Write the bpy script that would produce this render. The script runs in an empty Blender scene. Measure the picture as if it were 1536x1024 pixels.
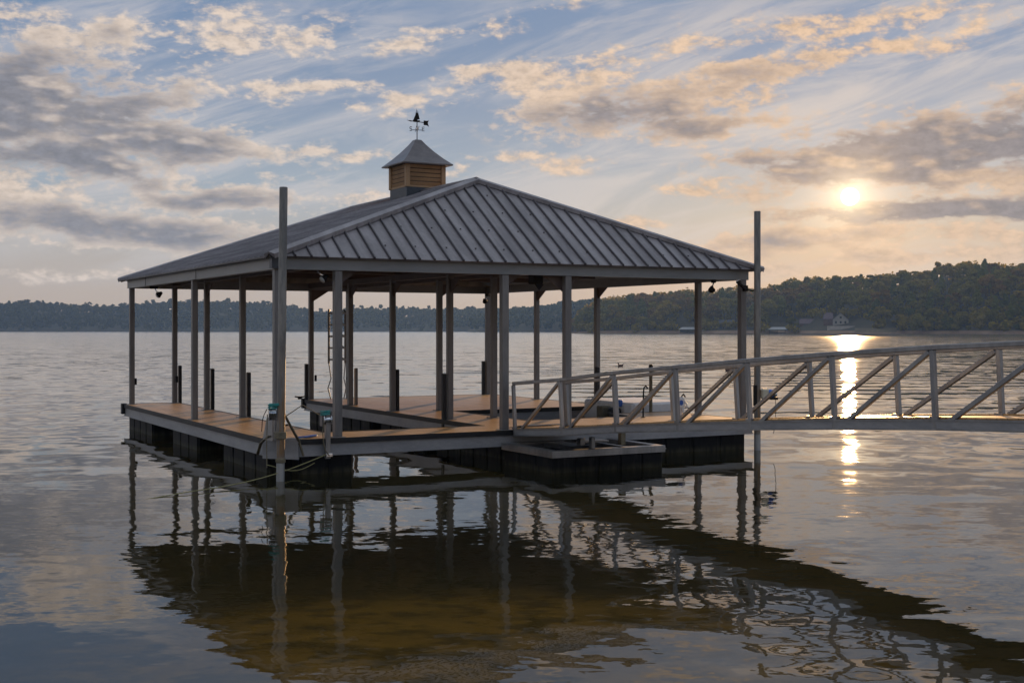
import bpy, bmesh, math, random
import numpy as np
from mathutils import Vector, Matrix

random.seed(7)
rng = np.random.default_rng(11)
scene = bpy.context.scene
COL = scene.collection
R = math.radians

# ------------------------------------------------------------------ camera, sky, sun, exposure
F_PX = 1883.6            # focal length in pixels of a 1536-wide frame
CAM_Z = 2.45
HOR = 493.6              # row of the true horizon
cam_data = bpy.data.cameras.new('camera')
cam_data.sensor_width = 36.0
cam_data.lens = F_PX / 1536.0 * 36.0
cam_data.shift_y = -(512 - HOR) / 1536.0
cam_data.clip_start = 0.1
cam_data.clip_end = 20000
cam = bpy.data.objects.new('camera', cam_data)
COL.objects.link(cam)
cam.location = (0, 0, CAM_Z)
cam.rotation_euler = (R(90), 0, 0)
scene.camera = cam

SUN_AZ = math.atan((1275 - 768) / F_PX)                    # clockwise from +Y
SUN_EL = math.atan((HOR - 295) / F_PX * math.cos(SUN_AZ))
SUN_DIR = Vector((math.sin(SUN_AZ) * math.cos(SUN_EL), math.cos(SUN_AZ) * math.cos(SUN_EL), math.sin(SUN_EL)))

scene.view_settings.view_transform = 'Standard'
scene.view_settings.look = 'None'
scene.view_settings.exposure = 0.42
scene.view_settings.gamma = 1.0
scene.view_settings.use_curve_mapping = False
cy = scene.cycles
cy.use_denoising = True
try:
    cy.denoiser = 'OPENIMAGEDENOISE'
    cy.denoising_input_passes = 'RGB_ALBEDO_NORMAL'
except Exception:
    pass
cy.max_bounces = 8
cy.diffuse_bounces = 3
cy.glossy_bounces = 4
cy.transparent_max_bounces = 24
cy.volume_bounces = 1
cy.sample_clamp_indirect = 6.0
cy.caustics_reflective = False
cy.caustics_refractive = False

sun_data = bpy.data.lights.new('sun', 'SUN')
sun_data.energy = 5.0
sun_data.angle = R(0.5)
sun_data.color = (1.0, 0.57, 0.24)
sun = bpy.data.objects.new('sun', sun_data)
COL.objects.link(sun)
sun.rotation_euler = (-SUN_DIR).to_track_quat('-Z', 'Y').to_euler()
sun.location = (40, 150, 40)


class G:
    """small helper to write node trees"""
    def __init__(self, tree):
        self.t = tree

    def n(self, kind, **kw):
        nd = self.t.nodes.new(kind)
        for k, v in kw.items():
            setattr(nd, k, v)
        return nd

    def link(self, a, b):
        self.t.links.new(a, b)

    def put(self, sock, v):
        if isinstance(v, bpy.types.NodeSocket):
            self.link(v, sock)
        else:
            sock.default_value = v

    def m(self, op, a, b=None, c=None, clamp=False):
        nd = self.n('ShaderNodeMath', operation=op, use_clamp=clamp)
        self.put(nd.inputs[0], a)
        if b is not None:
            self.put(nd.inputs[1], b)
        if c is not None:
            self.put(nd.inputs[2], c)
        return nd.outputs[0]

    def v(self, op, a, b=None):
        nd = self.n('ShaderNodeVectorMath', operation=op)
        self.put(nd.inputs[0], a)
        if b is not None:
            if op == 'SCALE':
                self.put(nd.inputs['Scale'], b)
            else:
                self.put(nd.inputs[1], b)
        return nd.outputs['Value'] if op in ('DOT_PRODUCT', 'LENGTH') else nd.outputs[0]

    def sep(self, v):
        nd = self.n('ShaderNodeSeparateXYZ')
        self.link(v, nd.inputs[0])
        return nd.outputs

    def comb(self, x, y, z):
        nd = self.n('ShaderNodeCombineXYZ')
        for s, q in zip(nd.inputs, (x, y, z)):
            self.put(s, q)
        return nd.outputs[0]

    def noise(self, vec, scale, detail=4.0, rough=0.55, dist=0.0, color=False):
        nd = self.n('ShaderNodeTexNoise')
        if vec is not None:
            self.link(vec, nd.inputs['Vector'])
        nd.inputs['Scale'].default_value = scale
        nd.inputs['Detail'].default_value = detail
        nd.inputs['Roughness'].default_value = rough
        nd.inputs['Distortion'].default_value = dist
        return nd.outputs['Color'] if color else nd.outputs['Fac']

    def ss(self, x, a, b):
        nd = self.n('ShaderNodeMapRange', interpolation_type='SMOOTHSTEP')
        self.put(nd.inputs['Value'], x)
        self.put(nd.inputs['From Min'], a)
        self.put(nd.inputs['From Max'], b)
        return nd.outputs['Result']

    def lin(self, x, a, b, c=0.0, d=1.0):
        nd = self.n('ShaderNodeMapRange')
        for k, q in zip(('Value', 'From Min', 'From Max', 'To Min', 'To Max'), (x, a, b, c, d)):
            self.put(nd.inputs[k], q)
        return nd.outputs['Result']

    def mix(self, f, a, b, blend='MIX'):
        nd = self.n('ShaderNodeMix', data_type='RGBA', blend_type=blend)
        self.put(nd.inputs[0], f)
        for s, q in ((nd.inputs[6], a), (nd.inputs[7], b)):
            self.put(s, q if isinstance(q, bpy.types.NodeSocket) else tuple(q) + ((1.0,) if len(q) == 3 else ()))
        return nd.outputs[2]

    def ramp(self, f, stops, interp='LINEAR'):
        nd = self.n('ShaderNodeValToRGB')
        self.put(nd.inputs[0], f)
        cr = nd.color_ramp
        cr.interpolation = interp
        while len(cr.elements) < len(stops):
            cr.elements.new(0.5)
        for e, (p, c) in zip(cr.elements, stops):
            e.position = p
            e.color = tuple(c) + (1.0,)
        return nd.outputs[0]


def px_azel(x, y):
    az = math.atan((x - 768) / F_PX)
    return math.degrees(az), math.degrees(math.atan((HOR - y) / F_PX * math.cos(az)))


def build_world():
    w = bpy.data.worlds.new('World')
    scene.world = w
    w.use_nodes = True
    t = w.node_tree
    t.nodes.clear()
    g = G(t)
    tc = g.n('ShaderNodeTexCoord')
    d = tc.outputs['Generated']
    X, Y, Z = g.sep(d)
    el = g.m('MULTIPLY', g.m('ARCSINE', Z), 57.29578)
    az = g.m('MULTIPLY', g.m('ARCTAN2', X, Y), 57.29578)
    skyn = g.n('ShaderNodeTexSky', sky_type='NISHITA', sun_disc=False)
    skyn.sun_elevation = SUN_EL
    skyn.sun_rotation = SUN_AZ
    skyn.air_density = 1.2
    skyn.dust_density = 1.5
    skyn.ozone_density = 1.6
    nishita = g.v('SCALE', skyn.outputs[0], SKY_STRENGTH)
    cosang = g.v('DOT_PRODUCT', d, tuple(SUN_DIR))
    ang = g.m('MULTIPLY', g.m('ARCCOSINE', g.m('MINIMUM', cosang, 0.9999999)), 57.29578)
    # hazy veil of the low sky, warm near the sun's side
    eln = g.m('DIVIDE', g.m('MAXIMUM', el, 0.0), 60.0)
    cool = g.ramp(eln, [(0.0, (.40, .30, .215)), (.03, (.405, .325, .26)), (.065, (.36, .34, .325)), (.11, (.26, .31, .37)),
                        (.17, (.18, .238, .34)), (.235, (.135, .205, .33)), (.40, (.17, .245, .38)), (.6, (.34, .41, .53)), (1.0, (.42, .48, .58))])
    warm = g.ramp(eln, [(0.0, (.48, .315, .18)), (.04, (.455, .325, .215)), (.085, (.385, .365, .335)), (.125, (.275, .315, .375)),
                        (.20, (.165, .235, .355)), (.40, (.19, .255, .37)), (.6, (.34, .41, .53)), (1.0, (.42, .48, .58))])
    wf = g.m('POWER', g.ss(ang, 24.0, 1.0), 1.5)
    veil = g.mix(wf, cool, warm)
    base = g.mix(0.92, nishita, veil)
    # ---- cloud field in degrees of the sky
    sk = g.comb(az, el, 0.0)
    warp = g.v('SUBTRACT', g.noise(sk, 0.22, 3, .55, color=True), (.5, .5, .5))
    blobs = [  # x, y, half width, half height (px), tilt, weight, darkness
        (50, 150, 190, 62, 8, 1.1, .92), (235, 205, 165, 36, 9, 1.0, .85), (375, 222, 95, 22, 6, .7, .4), (110, 44, 150, 20, 6, .75, .55),
        (330, 52, 180, 30, -4, .68, .15), (70, 238, 160, 28, 8, 1.0, .9), (200, 262, 120, 14, 6, .7, .3),
        (170, 340, 190, 24, 4, 1.1, .8), (330, 302, 120, 17, 3, 1.05, .75), (10, 285, 90, 18, 4, .75, .3), (450, 135, 130, 16, 8, .62, .05),
        (930, 168, 125, 30, -4, 1.0, .9), (1085, 126, 150, 30, -10, .88, .65), (1010, 185, 110, 20, 0, .85, .85), (800, 128, 130, 30, -6, .8, .3),
        (930, 85, 150, 22, -12, .6, 0), (1290, 78, 140, 18, -6, .62, .1), (1250, 40, 170, 22, -8, .55, 0), (1480, 30, 150, 20, -6, .5, .1),
        (1310, 240, 160, 38, -3, 1.15, 1.05), (1450, 212, 160, 46, -10, 1.1, 1.0), (1560, 200, 130, 44, -8, 1.05, 1.0), (1215, 264, 160, 15, -4, .75, .2),
        (1420, 318, 180, 17, -1, 1.1, 1.0), (1560, 316, 120, 18, 0, 1.1, 1.0), (1230, 358, 280, 16, -2, 1.0, .55), (1490, 262, 110, 26, 12, .9, .5),
        (1000, 345, 160, 9, 3, .6, 0), (1100, 272, 130, 10, -6, .62, 0), (830, 238, 120, 9, 2, .55, 0), (1470, 352, 190, 14, 0, .7, .5),
        (1320, 388, 220, 12, -2, .8, .45), (80, 408, 220, 9, 2, .5, .2), (620, 60, 150, 16, -8, .4, 0), (560, 300, 150, 12, -4, .55, 0),
        (620, 140, 110, 14, 4, .45, 0), (730, 255, 140, 12, -3, .5, 0), (520, 235, 100, 10, 4, .45, 0), (700, 30, 160, 14, -10, .4, 0)]

    def field(u, v):
        """sum of placed cloud banks: weight and darkness"""
        S = D = None
        for (x, y, hw, hh, tilt, wt, dk) in blobs:
            a0, e0 = px_azel(x, y)
            sx, sy = hw / F_PX * 57.3, hh / F_PX * 57.3
            ct, st = math.cos(R(-tilt)), math.sin(R(-tilt))
            du = g.m('SUBTRACT', u, a0)
            dv = g.m('SUBTRACT', v, e0)
            p = g.m('MULTIPLY_ADD', du, ct / sx, g.m('MULTIPLY', dv, st / sx))
            q = g.m('MULTIPLY_ADD', du, -st / sy, g.m('MULTIPLY', dv, ct / sy))
            r2 = g.m('MULTIPLY_ADD', p, p, g.m('MULTIPLY', q, q))
            e = g.m('MULTIPLY', g.m('EXPONENT', g.m('MULTIPLY', r2, -0.65)), wt)
            S = e if S is None else g.m('MAXIMUM', S, e)
            if dk > 0:
                ed = g.m('MULTIPLY', e, dk)
                D = ed if D is None else g.m('MAXIMUM', D, ed)
        return S, D
    wx, wy, wz = g.sep(warp)
    u = g.m('MULTIPLY_ADD', wx, 5.0, az)
    v = g.m('MULTIPLY_ADD', wy, 1.8, el)
    S, D = field(u, v)
    # scattered banks over the rest of the sky dome (seen in the water and as light)
    outside = g.m('MAXIMUM', g.ss(el, 14.5, 19.0), g.ss(g.m('ABSOLUTE', az), 25.0, 34.0))
    low = g.noise(g.comb(g.m('MULTIPLY', az, .045), g.m('MULTIPLY', el, .10), 3.7), 1.0, 3, .5)
    bg = g.m('MULTIPLY', g.ss(low, .50, .68), outside)
    S = g.m('MAXIMUM', S, bg)
    D = g.m('MAXIMUM', D, g.m('MULTIPLY', bg, .6))
    cv = g.comb(g.m('MULTIPLY', az, .30), g.m('MULTIPLY', el, .80), 0.0)
    nz = g.noise(cv, 1.0, 10, .57, .1)
    nzl = g.noise(cv, 1.0, 3, .5, .1)
    nz2 = g.noise(g.v('ADD', cv, (.16, .26, 0.0)), 1.0, 3, .5, .1)
    fine = g.noise(g.comb(g.m('MULTIPLY', az, 1.5), g.m('MULTIPLY', el, 2.6), 7.0), 1.0, 7, .6, .1)
    body = g.m('ADD', S, g.m('MULTIPLY_ADD', g.m('SUBTRACT', nz, .5), 2.6, g.m('MULTIPLY', g.m('SUBTRACT', fine, .5), 1.35)))
    dens = g.m('MULTIPLY', g.ss(body, .20, .74), g.ss(S, .05, .28))
    core = g.m('ADD', D, g.m('MULTIPLY_ADD', g.m('SUBTRACT', nz, .5), 1.5, g.m('MULTIPLY', g.m('SUBTRACT', fine, .5), .5)))
    core = g.ss(core, .26, .86)
    litv = g.m('MULTIPLY', g.m('SUBTRACT', nzl, nz2), 4.0)           # thinner towards the light: brighter
    core = g.m('MULTIPLY', core, g.lin(g.ss(litv, .9, .0), 0, 1, .25, 1))
    sunside = g.ss(ang, 25.0, 2.0)
    lit = g.mix(sunside, (.57, .465, .38), (.62, .415, .255))
    lit = g.mix(g.ss(el, 18, 45), lit, (.60, .56, .54))
    grey = g.mix(sunside, (.170, .166, .184), (.21, .175, .167))
    grey = g.mix(g.ss(fine, .3, .7), g.v('SCALE', grey, .85), g.v('SCALE', grey, 1.2))
    lit = g.mix(g.ss(fine, .32, .66), g.v('SCALE', lit, .80), g.v('SCALE', lit, 1.10))
    ccol = g.mix(core, lit, grey)
    # ---- thin streaked cirrus
    ca, sa = math.cos(R(14)), math.sin(R(14))
    rx = g.m('MULTIPLY_ADD', az, ca, g.m('MULTIPLY', el, sa))
    ry = g.m('MULTIPLY_ADD', az, -sa, g.m('MULTIPLY', el, ca))
    ci = g.noise(g.comb(g.m('MULTIPLY', rx, .10), g.m('MULTIPLY', ry, .62), 1.3), 1.0, 9, .62, .6)
    ci2 = g.noise(g.comb(g.m('MULTIPLY', az, .055), g.m('MULTIPLY', el, .16), 9.1), 1.0, 4, .5)
    cirr = g.m('MULTIPLY', g.ss(ci, .40, .64), g.ss(ci2, .24, .50))
    cirr = g.m('MULTIPLY', cirr, g.m('MULTIPLY', g.ss(el, .5, 4.0), g.lin(g.ss(el, 13.0, 16.0), 0, 1, 1, .30)))
    cirr_col = g.mix(sunside, (.47, .44, .435), (.60, .50, .42))
    c = g.mix(g.m('MULTIPLY', cirr, .62), base, cirr_col)
    c = g.mix(g.m('MULTIPLY', dens, .93), c, ccol)
    # ---- the sun and its aureole
    au = g.m('EXPONENT', g.m('MULTIPLY', g.m('MULTIPLY', ang, ang), -1.0 / (2.0 * 2.0)))
    au2 = g.m('EXPONENT', g.m('MULTIPLY', ang, -1.0 / 3.2))
    c = g.mix(1.0, c, g.v('SCALE', g.comb(1.0, .62, .28), g.m('MULTIPLY_ADD', au, .22, g.m('MULTIPLY', au2, .09))), 'ADD')
    disc = g.m('ADD', g.m('MULTIPLY', g.ss(ang, .42, .26), 9.0), g.m('MULTIPLY', g.m('EXPONENT', g.m('MULTIPLY', ang, -2.2)), 1.15))
    c = g.mix(1.0, c, g.v('SCALE', g.comb(1.0, .80, .48), disc), 'ADD')
    # the ground side of the dome is never seen: plain dim
    c = g.mix(g.ss(el, -2.0, -8.0), c, (.10, .10, .10))
    bgn = g.n('ShaderNodeBackground')
    g.link(c, bgn.inputs[0])
    bgn.inputs[1].default_value = 1.0
    out = g.n('ShaderNodeOutputWorld')
    g.link(bgn.outputs[0], out.inputs[0])
    w.cycles.sampling_method = 'MANUAL'
    w.cycles.sample_map_resolution = 1024


SKY_STRENGTH = 0.05
build_world()


# ------------------------------------------------------------------ materials
def new_mat(name):
    m = bpy.data.materials.new(name)
    m.use_nodes = True
    t = m.node_tree
    t.nodes.clear()
    g = G(t)
    out = g.n('ShaderNodeOutputMaterial')
    return m, g, out


def principled(g, out, col, rough=.5, metal=0.0, normal=None, spec=.5):
    p = g.n('ShaderNodeBsdfPrincipled')
    g.put(p.inputs['Base Color'], col if isinstance(col, bpy.types.NodeSocket) else tuple(col) + (1,))
    g.put(p.inputs['Roughness'], rough)
    g.put(p.inputs['Metallic'], metal)
    p.inputs['Specular IOR Level'].default_value = spec
    if normal is not None:
        g.link(normal, p.inputs['Normal'])
    g.link(p.outputs[0], out.inputs[0])
    return p


def bump(g, h, strength=.3, dist=.01):
    b = g.n('ShaderNodeBump')
    g.link(h, b.inputs['Height'])
    b.inputs['Strength'].default_value = strength
    b.inputs['Distance'].default_value = dist
    return b.outputs[0]


def mat_mottled(name, c1, c2, scale=3.0, rough=.5, metal=0.0, stretch=(1, 1, 1), bumpd=.002, spec=.5, rvar=.15):
    m, g, out = new_mat(name)
    tc = g.n('ShaderNodeTexCoord').outputs['Object']
    vec = g.v('MULTIPLY', tc, stretch)
    n1 = g.noise(vec, scale, 6, .6)
    n2 = g.noise(vec, scale * 7.3, 4, .6)
    f = g.m('MULTIPLY_ADD', n2, .35, g.m('MULTIPLY', n1, .65))
    f = g.ss(f, .32, .68)
    col = g.mix(f, c1, c2)
    rr = g.m('MULTIPLY_ADD', n2, rvar, rough - rvar * .5)
    principled(g, out, col, rr, metal, bump(g, n2, .25, bumpd), spec)
    return m


M = {}
M['alu'] = mat_mottled('brushed aluminium', (.17, .175, .185), (.30, .303, .305), 2.0, .36, .75, (1, 1, .25))
M['alu_dark'] = mat_mottled('weathered aluminium', (.21, .215, .225), (.32, .32, .325), 2.2, .5, .3, (.5, .5, 1.6))
M['post'] = mat_mottled('grey post metal', (.125, .12, .118), (.205, .195, .185), 1.5, .45, .25, (3, 3, .5))
M['fascia'] = mat_mottled('grey fascia metal', (.17, .18, .185), (.24, .245, .245), .9, .42, .3, (.6, .6, 2.5))
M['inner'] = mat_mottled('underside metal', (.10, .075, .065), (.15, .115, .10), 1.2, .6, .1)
M['black'] = mat_mottled('black plastic', (.006, .006, .007), (.014, .014, .015), 3.0, .6, 0.0, spec=.25)
M['rubber'] = mat_mottled('black rubber', (.008, .008, .009), (.018, .017, .018), 5.0, .55, 0.0, (.6, .6, .6), spec=.3)
M['iron'] = mat_mottled('dark iron', (.008, .007, .007), (.018, .014, .012), 12.0, .7, 0.0, spec=.2)
M['flash'] = mat_mottled('dark flashing', (.035, .042, .052), (.06, .066, .075), 3.0, .45, .3)
M['tan'] = mat_mottled('tan painted wood', (.30, .18, .088), (.39, .24, .122), 2.5, .6)
M['tan_dark'] = mat_mottled('dark cupola core', (.05, .035, .02), (.07, .05, .03), 2.5, .8)
M['teal'] = mat_mottled('teal rope', (.02, .20, .19), (.06, .36, .34), 60.0, .8, 0, (1, 1, 1), .003)
M['rope'] = mat_mottled('yellow green rope', (.20, .19, .08), (.33, .30, .14), 40.0, .85)
M['grime'] = mat_mottled('tan webbing strap', (.10, .085, .055), (.20, .17, .11), 9.0, .8)
M['blue'] = mat_mottled('blue plastic', (.02, .09, .38), (.04, .16, .52), 4.0, .4)
M['white'] = mat_mottled('white plastic', (.62, .62, .62), (.76, .76, .75), 2.0, .4)
M['cream'] = mat_mottled('cream plastic', (.50, .45, .33), (.62, .56, .42), 3.0, .45)
M['chrome'] = mat_mottled('polished steel', (.55, .55, .56), (.70, .70, .70), 8.0, .22, 1.0)
M['glass_grey'] = mat_mottled('frosted lamp glass', (.45, .45, .43), (.6, .6, .58), 9.0, .2)


def mat_float():
    m, g, out = new_mat('black float plastic')
    tc = g.n('ShaderNodeTexCoord').outputs['Object']
    x, y, z = g.sep(tc)
    n1 = g.noise(tc, 4.0, 6, .65)
    n2 = g.noise(g.v('MULTIPLY', tc, (9, 9, 2)), 1.0, 5, .6)
    col = g.mix(g.ss(n1, .35, .65), (.003, .003, .004), (.009, .009, .010))
    scum = g.m('MULTIPLY', g.ss(z, .13, .02), g.ss(n2, .3, .6))
    col = g.mix(g.m('MULTIPLY', scum, .75), col, (.055, .050, .028))
    dust = g.m('MULTIPLY', g.ss(n2, .52, .75), .35)
    col = g.mix(dust, col, (.07, .065, .06))
    principled(g, out, col, .6, 0.0, bump(g, n1, .3, .006), .12)
    return m


M['black'] = mat_float()


def mat_roof(name='charcoal roof metal'):
    m, g, out = new_mat(name)
    tc = g.n('ShaderNodeTexCoord').outputs['Object']
    n1 = g.noise(g.v('MULTIPLY', tc, (2.2, .35, .35)), 1.3, 6, .65)
    n2 = g.noise(tc, 11.0, 5, .6)
    n3 = g.noise(tc, .5, 3, .5)
    f = g.ss(g.m('ADD', g.m('MULTIPLY', n1, .6), g.m('MULTIPLY_ADD', n2, .2, g.m('MULTIPLY', n3, .2))), .36, .64)
    col = g.mix(f, (.125, .113, .118), (.255, .236, .24))
    spots = g.ss(g.noise(tc, 23.0, 2, .5), .70, .78)
    col = g.mix(g.m('MULTIPLY', spots, .5), col, (.07, .06, .055))
    rr = g.m('MULTIPLY_ADD', n2, .2, .30)
    principled(g, out, col, rr, .15, bump(g, n1, .15, .004))
    return m


M['roof'] = mat_roof()
M['roof_dark'] = mat_mottled('dark cupola roof metal', (.085, .078, .082), (.15, .135, .135), 3.0, .38, .15)
M['rib_shade'] = mat_mottled('painted rib shadow', (.050, .045, .050), (.085, .076, .082), 3.0, .5, .1)  # darker rib colour that stands for the shadow lines along the ribs


def mat_deck(name, axis):
    """weathered brown deck boards 0.14 wide; boards run across the given object axis"""
    m, g, out = new_mat(name)
    tc = g.n('ShaderNodeTexCoord').outputs['Object']
    x, y, z = g.sep(tc)
    c = (x, y)[axis]
    o = (y, x)[axis]
    k = g.m('DIVIDE', c, .14)
    idx = g.m('FLOOR', k)
    fr = g.m('FRACT', k)
    gap = g.ss(g.m('ABSOLUTE', g.m('SUBTRACT', fr, .5)), .455, .485)
    wn = g.n('ShaderNodeTexWhiteNoise', noise_dimensions='1D')
    g.link(idx, wn.inputs['W'])
    gr = g.noise(g.comb(g.m('MULTIPLY', c, 26.0), g.m('MULTIPLY', o, 1.6), g.m('MULTIPLY', idx, 3.1)), 1.0, 5, .65)
    st = g.noise(tc, 1.1, 5, .6)
    col = g.mix(g.ss(gr, .3, .7), (.44, .245, .095), (.60, .37, .165))
    col = g.mix(g.m('MULTIPLY', wn.outputs[0], .35), col, (.27, .165, .095))
    col = g.mix(g.m('MULTIPLY', g.ss(st, .48, .75), .45), col, (.21, .14, .09))
    col = g.mix(g.m('MULTIPLY', gap, .8), col, (.03, .02, .015))
    h = g.m('SUBTRACT', g.m('MULTIPLY', gr, .25), gap)
    principled(g, out, col, g.m('MULTIPLY_ADD', st, .25, .28), 0.0, bump(g, h, .4, .004), .3)
    return m


M['deck'] = mat_deck('brown deck boards', 0)
M['deck_walk'] = mat_deck('gangway deck boards', 0)


def mat_pile():
    m, g, out = new_mat('galvanised pile steel')
    tc = g.n('ShaderNodeTexCoord').outputs['Object']
    x, y, z = g.sep(tc)
    n1 = g.noise(g.v('MULTIPLY', tc, (6, 6, 1.2)), 1.6, 7, .65)
    n2 = g.noise(g.v('MULTIPLY', tc, (9, 9, .8)), 1.1, 5, .6)
    col = g.mix(g.ss(n1, .35, .65), (.13, .135, .135), (.25, .245, .23))
    rust = g.m('MULTIPLY', g.ss(n2, .36, .56), g.m('MULTIPLY', g.ss(z, .25, .5), g.ss(z, 2.6, .9)))
    col = g.mix(g.m('MULTIPLY', rust, .85), col, (.20, .115, .045))
    wet = g.m('MULTIPLY', g.ss(z, .34, .30), .45)
    col = g.mix(wet, col, (.42, .44, .44))
    principled(g, out, col, .45, .45, bump(g, n1, .25, .004))
    return m


M['pile'] = mat_pile()


def mat_leaf(name, cols, var=.5):
    """leaf clumps: hue varies per tree and in clumps; a little light passes through"""
    m, g, out = new_mat(name)
    oi = g.n('ShaderNodeObjectInfo')
    geo = g.n('ShaderNodeNewGeometry')
    tc = g.n('ShaderNodeTexCoord').outputs['Object']
    n = g.noise(tc, .35, 3, .6)
    f = g.m('MULTIPLY_ADD', n, .4, g.m('MULTIPLY', oi.outputs['Random'], .6))
    k = len(cols)
    col = g.ramp(f, [(.2 + .55 * i / max(1, k - 1), c) for i, c in enumerate(cols)])
    col = g.mix(g.m('MULTIPLY', geo.outputs['Random Per Island'], .42), col, tuple(.45 * q for q in cols[0]))
    di = g.n('ShaderNodeBsdfDiffuse')
    tr = g.n('ShaderNodeBsdfTranslucent')
    g.link(col, di.inputs[0])
    g.link(col, tr.inputs[0])
    mx = g.n('ShaderNodeMixShader')
    mx.inputs[0].default_value = .48
    g.link(di.outputs[0], mx.inputs[1])
    g.link(tr.outputs[0], mx.inputs[2])
    g.link(mx.outputs[0], out.inputs[0])
    return m


M['leaf_oak'] = mat_leaf('oak leaves', [(.15, .130, .014), (.27, .215, .022), (.36, .235, .026)])
M['leaf_rust'] = mat_leaf('autumn leaves', [(.20, .115, .020), (.29, .155, .026), (.33, .17, .028)])
M['leaf_pine'] = mat_leaf('pine needles', [(.105, .115, .014), (.175, .180, .022), (.225, .195, .024)])
M['leaf_yellow'] = mat_leaf('yellow green leaves', [(.13, .15, .026), (.25, .22, .036), (.32, .23, .036)])
M['leaf_far'] = mat_leaf('far forest leaves', [(.030, .042, .022), (.050, .062, .028), (.070, .066, .034)])
M['bark'] = mat_mottled('bark', (.045, .036, .028), (.085, .068, .052), 1.5, .9)
M['soil'] = mat_mottled('wooded soil', (.035, .030, .018), (.07, .055, .032), .05, .95)
M['sand'] = mat_mottled('reddish bank', (.16, .095, .058), (.24, .16, .10), .12, .95)
M['lawn'] = mat_mottled('dry lawn', (.075, .058, .030), (.12, .092, .048), .15, .95)


def mat_water():
    m, g, out = new_mat('lake water')
    geo = g.n('ShaderNodeNewGeometry')
    P = geo.outputs['Position']
    x, y, z = g.sep(P)

    def slopes(sx, sy, detail, rough, seed, dist=0.0):
        c = g.noise(g.comb(g.m('MULTIPLY', x, sx), g.m('MULTIPLY', y, sy), seed), 1.0, detail, rough, dist, color=True)
        return g.v('SUBTRACT', c, (.5, .5, .5))
    far = g.ss(y, 14.0, 110.0)
    vfar = g.ss(y, 60.0, 500.0)
    # broad swell, wind ripple and fine ripple; rougher out on the open lake
    patch = g.ss(g.noise(g.v('MULTIPLY', P, (.05, .09, 1)), 1.0, 4, .55), .35, .65)
    mid = g.m('MULTIPLY', g.ss(y, 15.0, 26.0), g.ss(y, 160.0, 70.0))
    calm = g.m('MULTIPLY_ADD', mid, -.72, 1.0)
    A = g.v('MULTIPLY', g.v('SCALE', slopes(.38, .85, 2, .5, 1.0), g.m('MULTIPLY_ADD', far, .075, .052)), (.6, 1.0, 1.0))
    A2 = g.v('MULTIPLY', g.v('SCALE', slopes(1.3, 1.15, 1, .4, 31.0, .4), g.m('MULTIPLY', mid, .07)), (.55, 1.0, 1.0))
    B = g.v('SCALE', slopes(1.3, 2.6, 2, .5, 5.0), g.m('MULTIPLY', g.m('MULTIPLY', g.m('MULTIPLY_ADD', patch, .8, .35), calm), g.m('MULTIPLY_ADD', vfar, .10, .055)))
    C = g.v('SCALE', slopes(4.5, 8.0, 3, .6, 9.0), g.m('MULTIPLY', g.m('MULTIPLY', g.m('MULTIPLY_ADD', patch, .8, .3), calm), g.m('MULTIPLY_ADD', vfar, .06, .068)))
    s = g.v('ADD', g.v('ADD', g.v('ADD', A, A2), B), C)
    # long boat-wake wavelets beyond the dock
    wk = g.noise(g.v('MULTIPLY', P, (.10, .07, 1)), 1.0, 3, .55)
    wamp = g.ss(g.noise(g.v('MULTIPLY', P, (.16, .30, 1)), 1.0, 3, .5), .36, .62)
    ph = g.m('MULTIPLY_ADD', y, 2.1, g.m('MULTIPLY_ADD', x, .10, g.m('MULTIPLY', wk, 12.0)))
    wmask = g.m('MULTIPLY', g.m('MULTIPLY', g.ss(y, 26, 38), g.ss(y, 150, 70)), g.m('MULTIPLY', g.ss(x, -14, 6), g.lin(patch, 0, 1, .5, 1)))
    wave = g.m('MULTIPLY', g.m('MULTIPLY', g.m('MULTIPLY', g.m('SINE', ph), .048), wmask), wamp)
    # rings of disturbed water near the camera, below the gangway
    dx = g.m('SUBTRACT', x, 2.8)
    dy = g.m('SUBTRACT', y, 10.2)
    rr = g.m('SQRT', g.m('MULTIPLY_ADD', dx, dx, g.m('MULTIPLY', dy, dy)))
    rmask = g.m('MULTIPLY', g.m('EXPONENT', g.m('MULTIPLY', g.m('MULTIPLY', rr, rr), -.14)), 1.0)
    ring = slopes(.75, 1.3, 1, .4, 21.0, .8)
    s = g.v('ADD', s, g.v('SCALE', ring, g.m('MULTIPLY', rmask, .13)))
    # small rings spreading from drips and fish
    for (cx_, cy_, amp, wid, kk) in [(1.96, 9.5, .045, .55, 9.0), (2.62, 9.05, .05, .5, 8.5), (3.5, 13.3, .045, .35, 11.0), (4.23, 12.25, .03, .30, 16.0), (2.2, 10.8, .05, .35, 13.0)]:
        ex = g.m('SUBTRACT', x, cx_)
        ey = g.m('SUBTRACT', y, cy_)
        er = g.m('ADD', g.m('SQRT', g.m('MULTIPLY_ADD', ex, ex, g.m('MULTIPLY', ey, ey))), .02)
        wv = g.m('MULTIPLY', g.m('MULTIPLY', g.m('SINE', g.m('MULTIPLY', er, kk)), amp), g.m('EXPONENT', g.m('MULTIPLY', g.m('MULTIPLY', er, er), -1.0 / (wid * wid))))
        s = g.v('ADD', s, g.v('SCALE', g.comb(g.m('DIVIDE', ex, er), g.m('DIVIDE', ey, er), 0.0), wv))
    sx, sy, sz = g.sep(s)
    sy = g.m('ADD', sy, wave)
    sy = g.m('SUBTRACT', sy, g.m('MULTIPLY_ADD', g.ss(y, 45.0, 260.0), .016, .011))      # added tilt of the normals towards the camera, so the water mirrors higher sky
    nrm = g.v('NORMALIZE', g.comb(sx, sy, 1.0))
    # what one sees into: brown murk and, through it, the bed
    bn = g.noise(P, .6, 5, .6)
    murk = g.n('ShaderNodeBsdfDiffuse')
    g.link(g.mix(bn, (.040, .041, .022), (.064, .058, .027)), murk.inputs[0])
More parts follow.
